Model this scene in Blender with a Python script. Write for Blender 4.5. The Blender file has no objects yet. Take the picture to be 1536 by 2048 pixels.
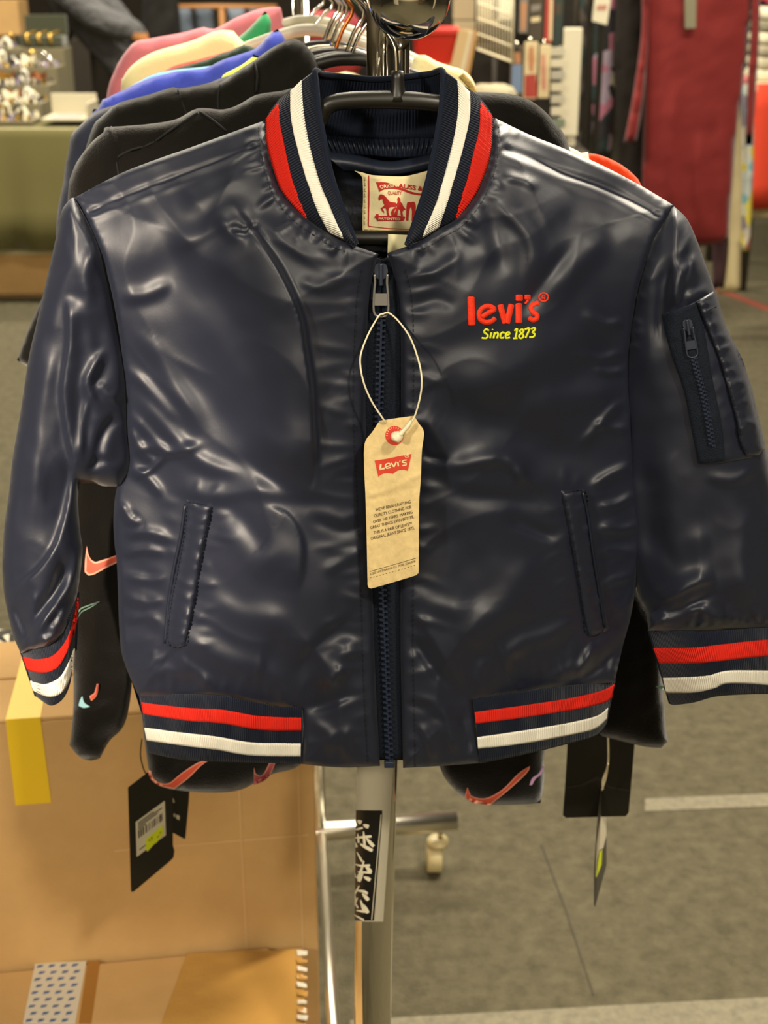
import bpy, math, random
import numpy as np
from mathutils import Vector, Matrix, noise
from mathutils.geometry import delaunay_2d_cdt, tessellate_polygon

random.seed(7)
SC = bpy.context.scene
COL = SC.collection

# ------------------------------------------------------------------ camera
FPX = 48.0 / 36.0 * 2048.0          # focal length in pixels of the 1536x2048 frame
PITCH = math.radians(22.0)          # the phone looks down by 22 degrees
CAMZ = 1.55
cam_data = bpy.data.cameras.new('camera')
cam_data.sensor_fit = 'VERTICAL'
cam_data.sensor_height = 36.0
cam_data.lens = 48.0
cam_data.clip_start = 0.05
cam_data.dof.use_dof = True
cam_data.dof.focus_distance = 1.0
cam_data.dof.aperture_fstop = 10.0
cam = bpy.data.objects.new('camera', cam_data)
cam.location = (0, 0, CAMZ)
cam.rotation_euler = (math.pi / 2 - PITCH, 0, 0)
COL.objects.link(cam)
SC.camera = cam

# ------------------------------------------------------------------ world, lights, exposure
w = bpy.data.worlds.new('hall_ambient')
SC.world = w
w.use_nodes = True
w.node_tree.nodes['Background'].inputs['Color'].default_value = (1.0, 0.95, 0.84, 1)
w.node_tree.nodes['Background'].inputs['Strength'].default_value = 0.13

def area_light(name, loc, target, size, power, col=(1.0, 0.89, 0.71)):
    d = bpy.data.lights.new(name, 'AREA')
    d.shape = 'DISK'
    d.size = size
    d.energy = power
    d.color = col
    o = bpy.data.objects.new(name, d)
    o.location = loc
    v = Vector(target) - Vector(loc)
    o.rotation_euler = v.to_track_quat('-Z', 'Y').to_euler()
    COL.objects.link(o)
    return o

def spot_light(name, loc, target, cone, power, col=(1.0, 0.88, 0.72)):
    d = bpy.data.lights.new(name, 'SPOT')
    d.energy = power
    d.color = col
    d.spot_size = math.radians(cone)
    d.spot_blend = 0.06
    d.shadow_soft_size = 0.05
    o = bpy.data.objects.new(name, d)
    o.location = loc
    o.rotation_euler = (Vector(target) - Vector(loc)).to_track_quat('-Z', 'Y').to_euler()
    COL.objects.link(o)
    return o

def tube_light(name, loc, size, power, rz, col=(1.0, 0.90, 0.72)):
    d = bpy.data.lights.new(name, 'AREA')
    d.shape = 'RECTANGLE'
    d.size, d.size_y = size
    d.energy = power
    d.color = col
    o = bpy.data.objects.new(name, d)
    o.location = loc
    o.rotation_euler = (0, 0, rz)
    COL.objects.link(o)
    return o

area_light('ceiling_lamp_left', (-2.1, -1.6, 2.75), (-0.15, 1.0, 1.25), 0.30, 62)
spot_light('added_spot_left', (-2.1, -2.2, 2.7), (-0.345, 1.0, 1.215), 7.2, 1250, (1.0, 0.84, 0.66))  # added narrow spot; its cone edge stands in for the photographer's shadow
area_light('ceiling_lamp_right', (1.1, -1.1, 3.4), (0.0, 1.1, 1.0), 0.25, 70)
area_light('ceiling_lamp_shoulder', (1.15, 2.3, 2.9), (0.2, 1.0, 1.4), 0.25, 60)
tube_light('added_tube_entrance', (0.0, -4.6, 3.4), (3.4, 0.2), 130, 0.0)  # added to light the wall that the chrome mirrors
tube_light('added_tube_rack', (0.3, 2.4, 3.6), (2.6, 0.14), 75, 0.0)  # added long tube, gives the rack bars a highlight
tube_light('added_tube_far', (-1.2, 5.55, 3.9), (3.6, 0.16), 300, 0.0)  # added tube, placed so the box tape catches its glare
tube_light('added_tube_stall', (2.0, 4.4, 3.9), (2.6, 0.16), 165, 0.0)  # unseen tube added to brighten the stall side
tube_light('added_tube_hall', (-1.2, 8.2, 4.0), (3.6, 0.16), 210, 0.0)  # unseen tube added for the far hall and streaks in the chrome
tube_light('added_tube_aisle', (0.4, -3.4, 3.6), (3.0, 0.16), 55, 0.0)  # added tube, brightens what the chrome reflects behind the camera

SC.view_settings.view_transform = 'Standard'
SC.view_settings.look = 'None'
SC.view_settings.exposure = 0.0
SC.view_settings.gamma = 1.0
SC.view_settings.use_curve_mapping = False

# ------------------------------------------------------------------ helpers
def lin(h):
    h = h.lstrip('#')
    out = []
    for i in (0, 2, 4):
        c = int(h[i:i + 2], 16) / 255.0
        out.append(c / 12.92 if c <= 0.04045 else ((c + 0.055) / 1.055) ** 2.4)
    return tuple(out)

def mat(name, col, rough=0.6, metal=0.0, spec=0.5, sheen=0.0, bump=None, var=None, trans=0.0, coat=0.0,
        rib=None, uvbump=None, alpha=1.0):
    m = bpy.data.materials.new(name)
    m.use_nodes = True
    nt = m.node_tree
    b = nt.nodes['Principled BSDF']
    c = lin(col) if isinstance(col, str) else col
    b.inputs['Base Color'].default_value = (*c, 1)
    b.inputs['Roughness'].default_value = rough
    b.inputs['Metallic'].default_value = metal
    b.inputs['Specular IOR Level'].default_value = spec
    b.inputs['Sheen Weight'].default_value = sheen
    b.inputs['Sheen Roughness'].default_value = 0.4
    b.inputs['Transmission Weight'].default_value = trans
    b.inputs['Coat Weight'].default_value = coat
    b.inputs['Alpha'].default_value = alpha
    tc = nt.nodes.new('ShaderNodeTexCoord')
    height = None
    if bump:
        n = nt.nodes.new('ShaderNodeTexNoise')
        n.inputs['Scale'].default_value = bump[0]
        n.inputs['Detail'].default_value = 4
        nt.links.new(tc.outputs['Object'], n.inputs['Vector'])
        bp = nt.nodes.new('ShaderNodeBump')
        bp.inputs['Strength'].default_value = bump[1]
        bp.inputs['Distance'].default_value = bump[2] if len(bump) > 2 else 0.002
        nt.links.new(n.outputs['Fac'], bp.inputs['Height'])
        nt.links.new(bp.outputs['Normal'], b.inputs['Normal'])
        height = bp
    if rib:   # knitted ribs along the v direction of the UV map (u in metres)
        sp = nt.nodes.new('ShaderNodeSeparateXYZ')
        nt.links.new(tc.outputs['UV'], sp.inputs[0])
        mu = nt.nodes.new('ShaderNodeMath'); mu.operation = 'MULTIPLY'
        mu.inputs[1].default_value = 2 * math.pi / rib[0]
        nt.links.new(sp.outputs[0], mu.inputs[0])
        si = nt.nodes.new('ShaderNodeMath'); si.operation = 'SINE'
        nt.links.new(mu.outputs[0], si.inputs[0])
        bp = nt.nodes.new('ShaderNodeBump')
        bp.inputs['Strength'].default_value = rib[1]
        bp.inputs['Distance'].default_value = 0.0006
        nt.links.new(si.outputs[0], bp.inputs['Height'])
        if height:
            nt.links.new(height.outputs['Normal'], bp.inputs['Normal'])
        nt.links.new(bp.outputs['Normal'], b.inputs['Normal'])
    if var:
        n = nt.nodes.new('ShaderNodeTexNoise')
        n.inputs['Scale'].default_value = var[0]
        n.inputs['Detail'].default_value = 6
        n.inputs['Roughness'].default_value = 0.65
        nt.links.new(tc.outputs['Object'], n.inputs['Vector'])
        r = nt.nodes.new('ShaderNodeValToRGB')
        r.color_ramp.elements[0].position = 0.3
        r.color_ramp.elements[1].position = 0.7
        lo = tuple(x * (1 - var[1]) for x in c); hi = tuple(min(1, x * (1 + var[1])) for x in c)
        r.color_ramp.elements[0].color = (*lo, 1)
        r.color_ramp.elements[1].color = (*hi, 1)
        nt.links.new(n.outputs['Fac'], r.inputs['Fac'])
        nt.links.new(r.outputs['Color'], b.inputs['Base Color'])
    return m

def K(x0, y0, s, pts):
    """points measured in an enlarged crop -> pixels of the photograph"""
    return [(x0 + p[0] / s, y0 + p[1] / s) + tuple(p[2:]) for p in pts]

_c, _s = math.cos(PITCH), math.sin(PITCH)
def P(px, py, Y):
    """the point on the viewing ray of pixel (px, py) at distance Y in front of the camera (world units, metres)"""
    px = np.asarray(px, float); py = np.asarray(py, float); Y = np.asarray(Y, float)
    dx = (px - 768.0) / FPX
    du = -(py - 1024.0) / FPX
    wy = _c + du * _s
    wz = -_s + du * _c
    t = Y / wy
    return np.stack([dx * t, Y + 0 * t, CAMZ + wz * t], -1)

def V(px, py, Y):
    return Vector(P(px, py, Y))

def pix(X, Y, Z):
    d = Z - CAMZ
    depth = Y * _c - d * _s
    up = Y * _s + d * _c
    return 768 + FPX * X / depth, 1024 - FPX * up / depth

def link(name, me, m, parent=None):
    o = bpy.data.objects.new(name, me)
    if m is not None:
        for x in (m if isinstance(m, (list, tuple)) else [m]):
            me.materials.append(x)
    COL.objects.link(o)
    if parent is not None:
        o.parent = parent
        o.matrix_parent_inverse = parent.matrix_basis.inverted()
    return o

def mesh(name, verts, faces, m=None, parent=None, smooth=True, uv=None, mi=None):
    me = bpy.data.meshes.new(name)
    me.from_pydata([tuple(v) for v in verts], [], [tuple(int(i) for i in f) for f in faces])
    if smooth:
        me.polygons.foreach_set('use_smooth', [True] * len(me.polygons))
    if mi is not None:
        me.polygons.foreach_set('material_index', mi)
    if uv is not None:
        l = me.uv_layers.new(name='UVMap')
        vi = np.empty(len(me.loops), int); me.loops.foreach_get('vertex_index', vi)
        l.data.foreach_set('uv', np.asarray(uv, float)[vi].ravel())
    me.update()
    return link(name, me, m, parent)

def thing(name, label, cat, loc=(0, 0, 0), group=None):
    o = bpy.data.objects.new(name, None)
    o.empty_display_size = 0.05
    o.location = loc
    COL.objects.link(o)
    return tag(o, label, cat, group)

def tag(o, label=None, cat=None, group=None, kind=None):
    if label: o['label'] = label
    if cat: o['category'] = cat
    if group: o['group'] = group
    if kind: o['kind'] = kind
    return o

def stuff(o):
    o['kind'] = 'stuff'
    return o

def catmull(pts, step, closed=False):
    """resampled smooth curve through the points (any dimension)"""
    p = np.asarray(pts, float)
    n = len(p)
    out = []
    rng = range(n) if closed else range(n - 1)
    for i in rng:
        if closed:
            a, b, c, d = p[(i - 1) % n], p[i], p[(i + 1) % n], p[(i + 2) % n]
        else:
            a, b, c, d = p[max(i - 1, 0)], p[i], p[i + 1], p[min(i + 2, n - 1)]
        L = np.linalg.norm((c - b)[:2]) if p.shape[1] > 1 else 1
        k = max(1, int(round(L / step)))
        for j in range(k):
            t = j / k
            out.append(0.5 * ((2 * b) + (-a + c) * t + (2 * a - 5 * b + 4 * c - d) * t * t + (-a + 3 * b - 3 * c + d) * t ** 3))
    if not closed:
        out.append(p[-1])
    return np.array(out)

def corner_smooth(pts, step, ang=42):
    """closed outline: smooth pieces between corners"""
    p = np.asarray(pts, float)
    n = len(p)
    corners = []
    for i in range(n):
        a = p[i, :2] - p[i - 1, :2]; b = p[(i + 1) % n, :2] - p[i, :2]
        ca = np.dot(a, b) / (np.linalg.norm(a) * np.linalg.norm(b) + 1e-9)
        if math.degrees(math.acos(max(-1, min(1, ca)))) > ang:
            corners.append(i)
    if not corners:
        return catmull(p, step, True)
    out = []
    for k, c in enumerate(corners):
        e = corners[(k + 1) % len(corners)]
        idx = [c]
        while True:
            j = (idx[-1] + 1) % n
            idx.append(j)
            if j == e: break
        out.extend(catmull(p[idx], step)[:-1])
    return np.array(out)

def resample(pts, n):
    """n points evenly spread along the smooth curve"""
    q = catmull(pts, 3.0)
    s = np.concatenate([[0], np.cumsum(np.linalg.norm(np.diff(q[:, :2], axis=0), axis=1))])
    t = np.linspace(0, s[-1], n)
    return np.stack([np.interp(t, s, q[:, k]) for k in range(q.shape[1])], -1)

def seg_dist(pts, path):
    """distance, signed side and arc parameter of points to a polyline (pixels)"""
    a = path[:-1]; b = path[1:]
    ab = b - a
    L2 = (ab ** 2).sum(1) + 1e-9
    best = np.full(len(pts), 1e18); side = np.zeros(len(pts)); par = np.zeros(len(pts))
    L = np.sqrt(L2); cum = np.concatenate([[0], np.cumsum(L)])
    for i in range(len(a)):
        ap = pts - a[i]
        t = np.clip((ap @ ab[i]) / L2[i], 0, 1)
        d = ap - t[:, None] * ab[i]
        dd = (d ** 2).sum(1)
        k = dd < best
        best[k] = dd[k]
        side[k] = (ab[i, 0] * ap[:, 1] - ab[i, 1] * ap[:, 0])[k]
        par[k] = ((cum[i] + t * L[i]) / cum[-1])[k]
    return np.sqrt(best), side, par

def strokes_height(pts, strokes):
    """folds: (path, width on the side below / left, width on the other side, height in mm[, end taper])"""
    h = np.zeros(len(pts))
    for st in strokes:
        path = np.asarray(st[0], float)[:, :2]
        if len(path) > 2:
            path = catmull(path, 14.0)
        wa, wb, amp = st[1], st[2], st[3]
        tp = st[4] if len(st) > 4 else 0.3
        m = 2.8 * max(wa, wb)
        lo = path.min(0) - m; hi = path.max(0) + m
        k = np.where(((pts >= lo) & (pts <= hi)).all(1))[0]
        if not len(k): continue
        d, s, t = seg_dist(pts[k], path)
        wid = np.where(s > 0, wa, wb)
        e = np.clip(np.minimum(t, 1 - t) / tp, 0, 1) if tp > 0 else 1.0
        e = e * e * (3 - 2 * e) if tp > 0 else 1.0
        h[k] += amp * 0.001 * np.exp(-(d / wid) ** 2) * e
    return h

def puckers(path, spacing, length, amp, width, side=1, rnd=0.5, seed=0, jit=0.35):
    """short gathers standing across a seam"""
    rr = random.Random(seed)
    q = catmull(np.asarray(path, float)[:, :2], 2.0)
    s = np.concatenate([[0], np.cumsum(np.linalg.norm(np.diff(q, axis=0), axis=1))])
    out = []
    t = spacing * rr.random()
    while t < s[-1]:
        i = min(len(q) - 2, int(np.searchsorted(s, t)))
        d = q[i + 1] - q[i]; d /= np.linalg.norm(d) + 1e-9
        nrm = np.array([-d[1], d[0]]) * side
        L = length * (1 + rnd * (rr.random() * 2 - 1))
        bend = d * L * jit * (rr.random() * 2 - 1)
        a = q[i] - nrm * 3
        out.append(([a, a + nrm * L * 0.5 + bend * 0.3, a + nrm * L + bend], width * (0.7 + 0.6 * rr.random()),
                    width * (0.7 + 0.6 * rr.random()), amp * (0.5 + rr.random()) , 0.5))
        t += spacing * (0.6 + 0.8 * rr.random())
    return out

def prof(q):
    q = np.clip(q, 0, 1)
    return np.sqrt(1 - (1 - q) ** 2)

class Panel:
    """a piece of cloth with its outline in the photograph and real depth: outline points are (px, py, Y)"""
    def __init__(s, outline, step=7.0, edge=(14, 0.004), dome=(220, 0.016), strokes=(), nz=(0.0, 0.01), fade=10, seed=0, ang=42, under=None, fold=None):
        s.under = under
        s.fold = fold      # (height, frequency, direction in degrees, stretch) of the drawn folds
        s.step = step
        s.out = corner_smooth(outline, step, ang)
        s.edge, s.dome, s.strokes, s.nz, s.fade, s.seed = edge, dome, list(strokes), nz, fade, seed
        k = max(1, int(22 / step))
        s.ctrl = s.out[::k]
    def base(s, pts):
        if s.under is not None:
            return s.under[0].depth(pts) - s.under[1]
        d2 = ((pts[:, None, :] - s.ctrl[None, :, :2]) ** 2).sum(2) + 30.0
        wgt = 1.0 / d2 ** 1.3
        return (wgt * s.ctrl[None, :, 2]).sum(1) / wgt.sum(1)
    def bdist(s, pts):
        poly = np.vstack([s.out[:, :2], s.out[:1, :2]])
        return seg_dist(pts, poly)[0]
    def height(s, pts, d):
        h = s.edge[1] * prof(d / s.edge[0]) + s.dome[1] * np.sin(np.clip(d / s.dome[0], 0, 1) * math.pi / 2)
        f = np.clip(d / s.fade, 0, 1)
        if s.strokes:
            h = h + strokes_height(pts, s.strokes) * f
        if s.nz[0]:
            n = np.array([noise.fractal((p[0] * s.nz[1] + s.seed * 9.1, p[1] * s.nz[1], s.seed * 3.7), 1.0, 2.1, 3) for p in pts])
            h = h + n * s.nz[0] * f
        if s.fold:
            am, fr, an, stc = s.fold
            ca, sa = math.cos(math.radians(an)), math.sin(math.radians(an))
            U1 = (pts[:, 0] * ca + pts[:, 1] * sa) * fr / stc; V1 = (-pts[:, 0] * sa + pts[:, 1] * ca) * fr
            n = np.array([1 - 2 * abs(noise.noise((u + s.seed * 5.3, v + .9 * noise.noise((u * 1.7, v * .8, 7.7)), s.seed * 1.9))) + .35 * noise.noise((u * 2.3, v * 2.3, 3.1 + s.seed)) for u, v in zip(U1, V1)])
            h = h + n * am * f
        return h
    def depth(s, pts):
        pts = np.asarray(pts, float)[:, :2]
        d = s.bdist(pts)
        return s.base(pts) - s.height(pts, d)
    def build(s, name, m, parent, back=None, thick=0.003, uvs=False):
        o2 = s.out[:, :2]
        lo, hi = o2.min(0), o2.max(0)
        gx = np.arange(lo[0] + s.step * 0.5, hi[0], s.step); gy = np.arange(lo[1] + s.step * 0.5, hi[1], s.step)
        G = np.stack(np.meshgrid(gx, gy), -1).reshape(-1, 2)
        # point in polygon
        inside = np.zeros(len(G), bool)
        a = o2; b = np.roll(o2, -1, 0)
        for i in range(len(a)):
            c = (a[i, 1] > G[:, 1]) != (b[i, 1] > G[:, 1])
            if c.any():
                x = (b[i, 0] - a[i, 0]) * (G[:, 1] - a[i, 1]) / (b[i, 1] - a[i, 1] + 1e-12) + a[i, 0]
                inside ^= c & (G[:, 0] < x)
        G = G[inside]
        dG = s.bdist(G) if len(G) else np.zeros(0)
        k = dG > s.step * 0.45
        G, dG = G[k], dG[k]
        nb = len(o2)
        pts = np.vstack([o2, G])
        r = delaunay_2d_cdt([Vector(p) for p in pts], [(i, (i + 1) % nb) for i in range(nb)], [], 1, 1e-4)
        v2 = np.array([(p[0], p[1]) for p in r[0]])
        tri = [f if ((v2[f[1]][0] - v2[f[0]][0]) * (v2[f[2]][1] - v2[f[0]][1]) - (v2[f[1]][1] - v2[f[0]][1]) * (v2[f[2]][0] - v2[f[0]][0])) < 0
               else [f[0], f[2], f[1]] for f in r[2]]
        d = s.bdist(v2)
        y0 = s.base(v2)
        h = s.height(v2, d)
        isb = d < 1e-3
        h[isb] = 0
        front = P(v2[:, 0], v2[:, 1], y0 - h)
        if back is None:
            yb = y0 - h + thick * prof(d / 10)
        else:
            yb = y0 + back * prof(d / s.edge[0])
        bk = P(v2[:, 0], v2[:, 1], yb)
        n = len(v2)
        bmap = np.where(isb, np.arange(n), n + np.arange(n)) if back is not None else n + np.arange(n)
        verts = np.vstack([front, bk])
        faces = [tuple(t) for t in tri] + [(bmap[t[0]], bmap[t[2]], bmap[t[1]]) for t in tri]
        used = np.zeros(2 * n, bool); used[:n] = True; used[bmap] = True
        remap = np.cumsum(used) - 1
        uv = np.vstack([v2, v2])[used] / 1000.0 if uvs else None
        return mesh(name, verts[used], [tuple(remap[i] for i in f) for f in faces], m, parent, uv=uv)

def strip(name, A, B, m, parent, n=60, mrows=8, bulge=0.0, lift=0.0, thick=0.0015, ripple=None, v0=0.0, v1=1.0):
    """band between two curves (px, py, Y); u runs along it in metres"""
    a = resample(A, n); b = resample(B, n)
    rows = []
    for j in range(mrows + 1):
        t = v0 + (v1 - v0) * j / mrows
        q = a * (1 - t) + b * t
        y = q[:, 2] - bulge * math.sin(math.pi * t) - lift
        if ripple:
            y = y - ripple[0] * np.sin(np.arange(n) / n * 2 * math.pi * ripple[1]) * math.sin(math.pi * min(1, t * 1.2))
        rows.append(P(q[:, 0], q[:, 1], y))
    R = np.array(rows)
    mid = R[mrows // 2]
    u = np.concatenate([[0], np.cumsum(np.linalg.norm(np.diff(mid, axis=0), axis=1))])
    verts = R.reshape(-1, 3)
    uv = np.array([(u[i], j / mrows) for j in range(mrows + 1) for i in range(n)])
    faces = []
    for j in range(mrows):
        for i in range(n - 1):
            faces.append((j * n + i, (j + 1) * n + i, (j + 1) * n + i + 1, j * n + i + 1))
    # face the camera
    f = faces[len(faces) // 2]
    nrm = np.cross(verts[f[1]] - verts[f[0]], verts[f[2]] - verts[f[0]])
    if nrm @ (np.array([0, 0, CAMZ]) - verts[f[0]]) < 0:
        faces = [x[::-1] for x in faces]
    o = mesh(name, verts, faces, m, parent, uv=uv)
    if thick:
        md = o.modifiers.new('thickness', 'SOLIDIFY')
        md.thickness = thick; md.offset = -1
    return o

def tube(name, pts, r, m, parent=None, res=10, closed=False, step=None):
    """round tube along 3D points; r a number or one per point"""
    p = [Vector(x) for x in pts]
    if step:
        q = catmull(np.hstack([np.array([tuple(x) for x in p])]), 1e9)  # keeps points
        a = np.array([tuple(x) for x in p])
        out = []
        n = len(a)
        for i in range(n if closed else n - 1):
            if closed: A, B, C, D = a[(i - 1) % n], a[i], a[(i + 1) % n], a[(i + 2) % n]
            else: A, B, C, D = a[max(i - 1, 0)], a[i], a[i + 1], a[min(i + 2, n - 1)]
            for j in range(step):
                t = j / step
                out.append(0.5 * ((2 * B) + (-A + C) * t + (2 * A - 5 * B + 4 * C - D) * t * t + (-A + 3 * B - 3 * C + D) * t ** 3))
        if not closed: out.append(a[-1])
        if not isinstance(r, (int, float)):
            r = np.interp(np.linspace(0, 1, len(out)), np.linspace(0, 1, len(p)), r)
        p = [Vector(x) for x in out]
    n = len(p)
    rad = [r] * n if isinstance(r, (int, float)) else list(r)
    verts, faces = [], []
    prev = None
    for i in range(n):
        if closed: t = (p[(i + 1) % n] - p[i - 1])
        else: t = p[min(i + 1, n - 1)] - p[max(i - 1, 0)]
        t.normalize()
        if prev is None:
            up = Vector((0, 0, 1)) if abs(t.z) < 0.9 else Vector((1, 0, 0))
            prev = t.cross(up).normalized()
        u = (prev - t * prev.dot(t)).normalized()
        prev = u
        v = t.cross(u)
        for k in range(res):
            a = 2 * math.pi * k / res
            verts.append(p[i] + (u * math.cos(a) + v * math.sin(a)) * rad[i])
    for i in range(n if closed else n - 1):
        j = (i + 1) % n
        for k in range(res):
            k2 = (k + 1) % res
            faces.append((i * res + k, i * res + k2, j * res + k2, j * res + k))
    if not closed:
        faces.append(tuple(range(res))[::-1])
        faces.append(tuple((n - 1) * res + k for k in range(res)))
    o = mesh(name, verts, faces, m, parent)
    return o

def ribbon_geo(path, width, hgt, surf, lift=0.0003, res=5):
    """raised satin-stitch bar along a pixel path lying on a surface"""
    q = catmull(np.asarray(path, float), 2.5) if len(path) > 2 else np.array([np.asarray(path[0], float) * (1 - t) + np.asarray(path[1], float) * t for t in np.linspace(0, 1, 6)])
    d = np.gradient(q, axis=0)
    d /= np.linalg.norm(d, axis=1)[:, None] + 1e-9
    ends = [(q[0] - d[0] * width * 0.12, d[0], 0.55)] + [(q[i], d[i], 1.0) for i in range(len(q))] + [(q[-1] + d[-1] * width * 0.12, d[-1], 0.55)]
    P2, H = [], []
    for c, dd, k in ends:
        nr = np.array([-dd[1], dd[0]])
        for j in range(res + 1):
            a = -1 + 2 * j / res
            P2.append(c + nr * a * width * 0.5 * k)
            H.append(hgt * math.sqrt(max(0, 1 - a * a)) * (1 if k == 1 else 0.3))
    P2 = np.array(P2)
    Y = surf(P2) - lift - np.array(H)
    v = P(P2[:, 0], P2[:, 1], Y)
    f = []
    m = res + 1
    for i in range(len(ends) - 1):
        for j in range(res):
            f.append((i * m + j, (i + 1) * m + j, (i + 1) * m + j + 1, i * m + j + 1))
    return v, f

def merge(geos):
    V_, F_ = [], []
    n = 0
    for v, f in geos:
        V_.extend([tuple(x) for x in v]); F_.extend([tuple(i + n for i in g) for g in f]); n += len(v)
    return V_, F_

def poly_flat(name, pts, surf, lift, m, parent, thick=0.0):
    """flat print or card cut to an outline of pixels, laid on a surface"""
    p = np.asarray(pts, float)[:, :2]
    Y = surf(p) - lift
    v = P(p[:, 0], p[:, 1], Y)
    tris = tessellate_polygon([[Vector((x[0], x[1], 0)) for x in p]])
    f = []
    for t in tris:
        nrm = np.cross(v[t[1]] - v[t[0]], v[t[2]] - v[t[0]])
        f.append(tuple(t) if nrm[1] < 0 else tuple(t)[::-1])
    n = len(v)
    if thick:
        bk = P(p[:, 0], p[:, 1], Y + thick)
        v = np.vstack([v, bk])
        f = f + [tuple(n + i for i in t)[::-1] for t in f]
        area = sum(p[i][0] * p[(i + 1) % n][1] - p[(i + 1) % n][0] * p[i][1] for i in range(n))
        for i in range(n):
            j = (i + 1) % n
            f.append((i, j, n + j, n + i) if area < 0 else (i, n + i, n + j, j))
    return mesh(name, v, f, m, parent, smooth=False)

def poly_on(pts, panel, lift=0.0006, step=5):
    """print that follows a cloth panel: fine mesh of the outline"""
    o2 = corner_smooth([tuple(p[:2]) + (0,) for p in pts], step)[:, :2]
    lo, hi = o2.min(0), o2.max(0)
    G = np.stack(np.meshgrid(np.arange(lo[0], hi[0], step), np.arange(lo[1], hi[1], step)), -1).reshape(-1, 2)
    r = delaunay_2d_cdt([Vector(p) for p in np.vstack([o2, G])], [(i, (i + 1) % len(o2)) for i in range(len(o2))], [], 1, 1e-4)
    v2 = np.array([(p[0], p[1]) for p in r[0]])
    y = panel.depth(v2) - lift if hasattr(panel, 'depth') else panel(v2) - lift
    v = P(v2[:, 0], v2[:, 1], y)
    f = []
    for t in r[2]:
        nrm = np.cross(v[t[1]] - v[t[0]], v[t[2]] - v[t[0]])
        f.append(tuple(t) if nrm[1] < 0 else tuple(t)[::-1])
    return v, f

def stitches(name, path, surf, m, parent, dash=5.0, gap=4.0, wid=1.6, lift=0.0008):
    q = catmull(np.asarray(path, float)[:, :2], 1.5)
    s = np.concatenate([[0], np.cumsum(np.linalg.norm(np.diff(q, axis=0), axis=1))])
    geos = []
    t = 0
    C = []
    while t + dash < s[-1]:
        a = np.array([np.interp(t, s, q[:, 0]), np.interp(t, s, q[:, 1])])
        b = np.array([np.interp(t + dash, s, q[:, 0]), np.interp(t + dash, s, q[:, 1])])
        d = (b - a) / (np.linalg.norm(b - a) + 1e-9)
        n = np.array([-d[1], d[0]]) * wid * 0.5
        C.append([a + n, a - n, b - n, b + n])
        t += dash + gap
    C = np.array(C).reshape(-1, 2)
    Y = surf(C)
    v = P(C[:, 0], C[:, 1], Y - lift)
    v2 = P(C[:, 0], C[:, 1], Y + 0.0006)
    n = len(C)
    V_ = np.vstack([v, v2]); F_ = []
    for i in range(0, n, 4):
        F_ += [(i, i + 1, i + 2, i + 3)]
        for k in range(4):
            l = (k + 1) % 4
            F_.append((i + k, n + i + k, n + i + l, i + l))
    o = mesh(name, V_, F_, m, parent, smooth=False)
    return stuff(o)

def box(name, c, size, m, parent=None, bev=0.0, rot=0.0, smooth=False):
    x, y, z = [v / 2 for v in size]
    vs = [(-x, -y, -z), (x, -y, -z), (x, y, -z), (-x, y, -z), (-x, -y, z), (x, -y, z), (x, y, z), (-x, y, z)]
    R = Matrix.Rotation(rot, 3, 'Z')
    vs = [R @ Vector(v) + Vector(c) for v in vs]
    o = mesh(name, vs, [(0, 3, 2, 1), (4, 5, 6, 7), (0, 1, 5, 4), (1, 2, 6, 5), (2, 3, 7, 6), (3, 0, 4, 7)], m, parent, smooth=False)
    if bev:
        md = o.modifiers.new('bevel', 'BEVEL'); md.width = bev; md.segments = 2
    return o

def lathe(name, prof_, c, m, parent=None, res=24, axis='Z'):
    """prof_: (radius, height) pairs round an axis through c"""
    v, f = [], []
    for r, h in prof_:
        for k in range(res):
            a = 2 * math.pi * k / res
            q = (r * math.cos(a), r * math.sin(a), h)
            if axis == 'Y': q = (q[0], q[2], q[1])
            if axis == 'X': q = (q[2], q[0], q[1])
            v.append(Vector(q) + Vector(c))
    for i in range(len(prof_) - 1):
        for k in range(res):
            k2 = (k + 1) % res
            f.append((i * res + k, i * res + k2, (i + 1) * res + k2, (i + 1) * res + k))
    f.append(tuple(range(res))[::-1]); f.append(tuple((len(prof_) - 1) * res + k for k in range(res)))
    return mesh(name, v, f, m, parent)

_txt = {}
def text_geo(s, bold=0.0, shear=0.0):
    key = (s, bold, shear)
    if key in _txt: return _txt[key]
    cu = bpy.data.curves.new('t', 'FONT')
    cu.body = s; cu.size = 1.0; cu.offset = bold; cu.shear = shear; cu.resolution_u = 3
    ob = bpy.data.objects.new('t', cu)
    COL.objects.link(ob)
    dg = bpy.context.evaluated_depsgraph_get()
    me = bpy.data.meshes.new_from_object(ob.evaluated_get(dg))
    v = np.array([tuple(x.co)[:2] for x in me.vertices]); f = [tuple(p.vertices) for p in me.polygons]
    bpy.data.objects.remove(ob); bpy.data.curves.remove(cu); bpy.data.meshes.remove(me)
    v[:, 0] -= v[:, 0].min(); v[:, 0] /= v[:, 0].max()
    _txt[key] = (v, f)
    return v, f

def text_on(name, s, A, B, up, surf, lift, m, parent, bold=0.0, shear=0.0):
    """lettering whose baseline runs from pixel A to pixel B; up = pixel vector of a capital's height"""
    v, f = text_geo(s, bold, shear)
    A = np.array(A, float); B = np.array(B, float); up = np.array(up, float)
    q = A + v[:, :1] * (B - A) + v[:, 1:2] / 0.72 * up
    w = P(q[:, 0], q[:, 1], surf(q) - lift)
    ff = []
    for t in f:
        nrm = np.cross(w[t[1]] - w[t[0]], w[t[2]] - w[t[0]])
        ff.append(t if nrm[1] < 0 else t[::-1])
    return mesh(name, w, ff, m, parent, smooth=False)

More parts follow.
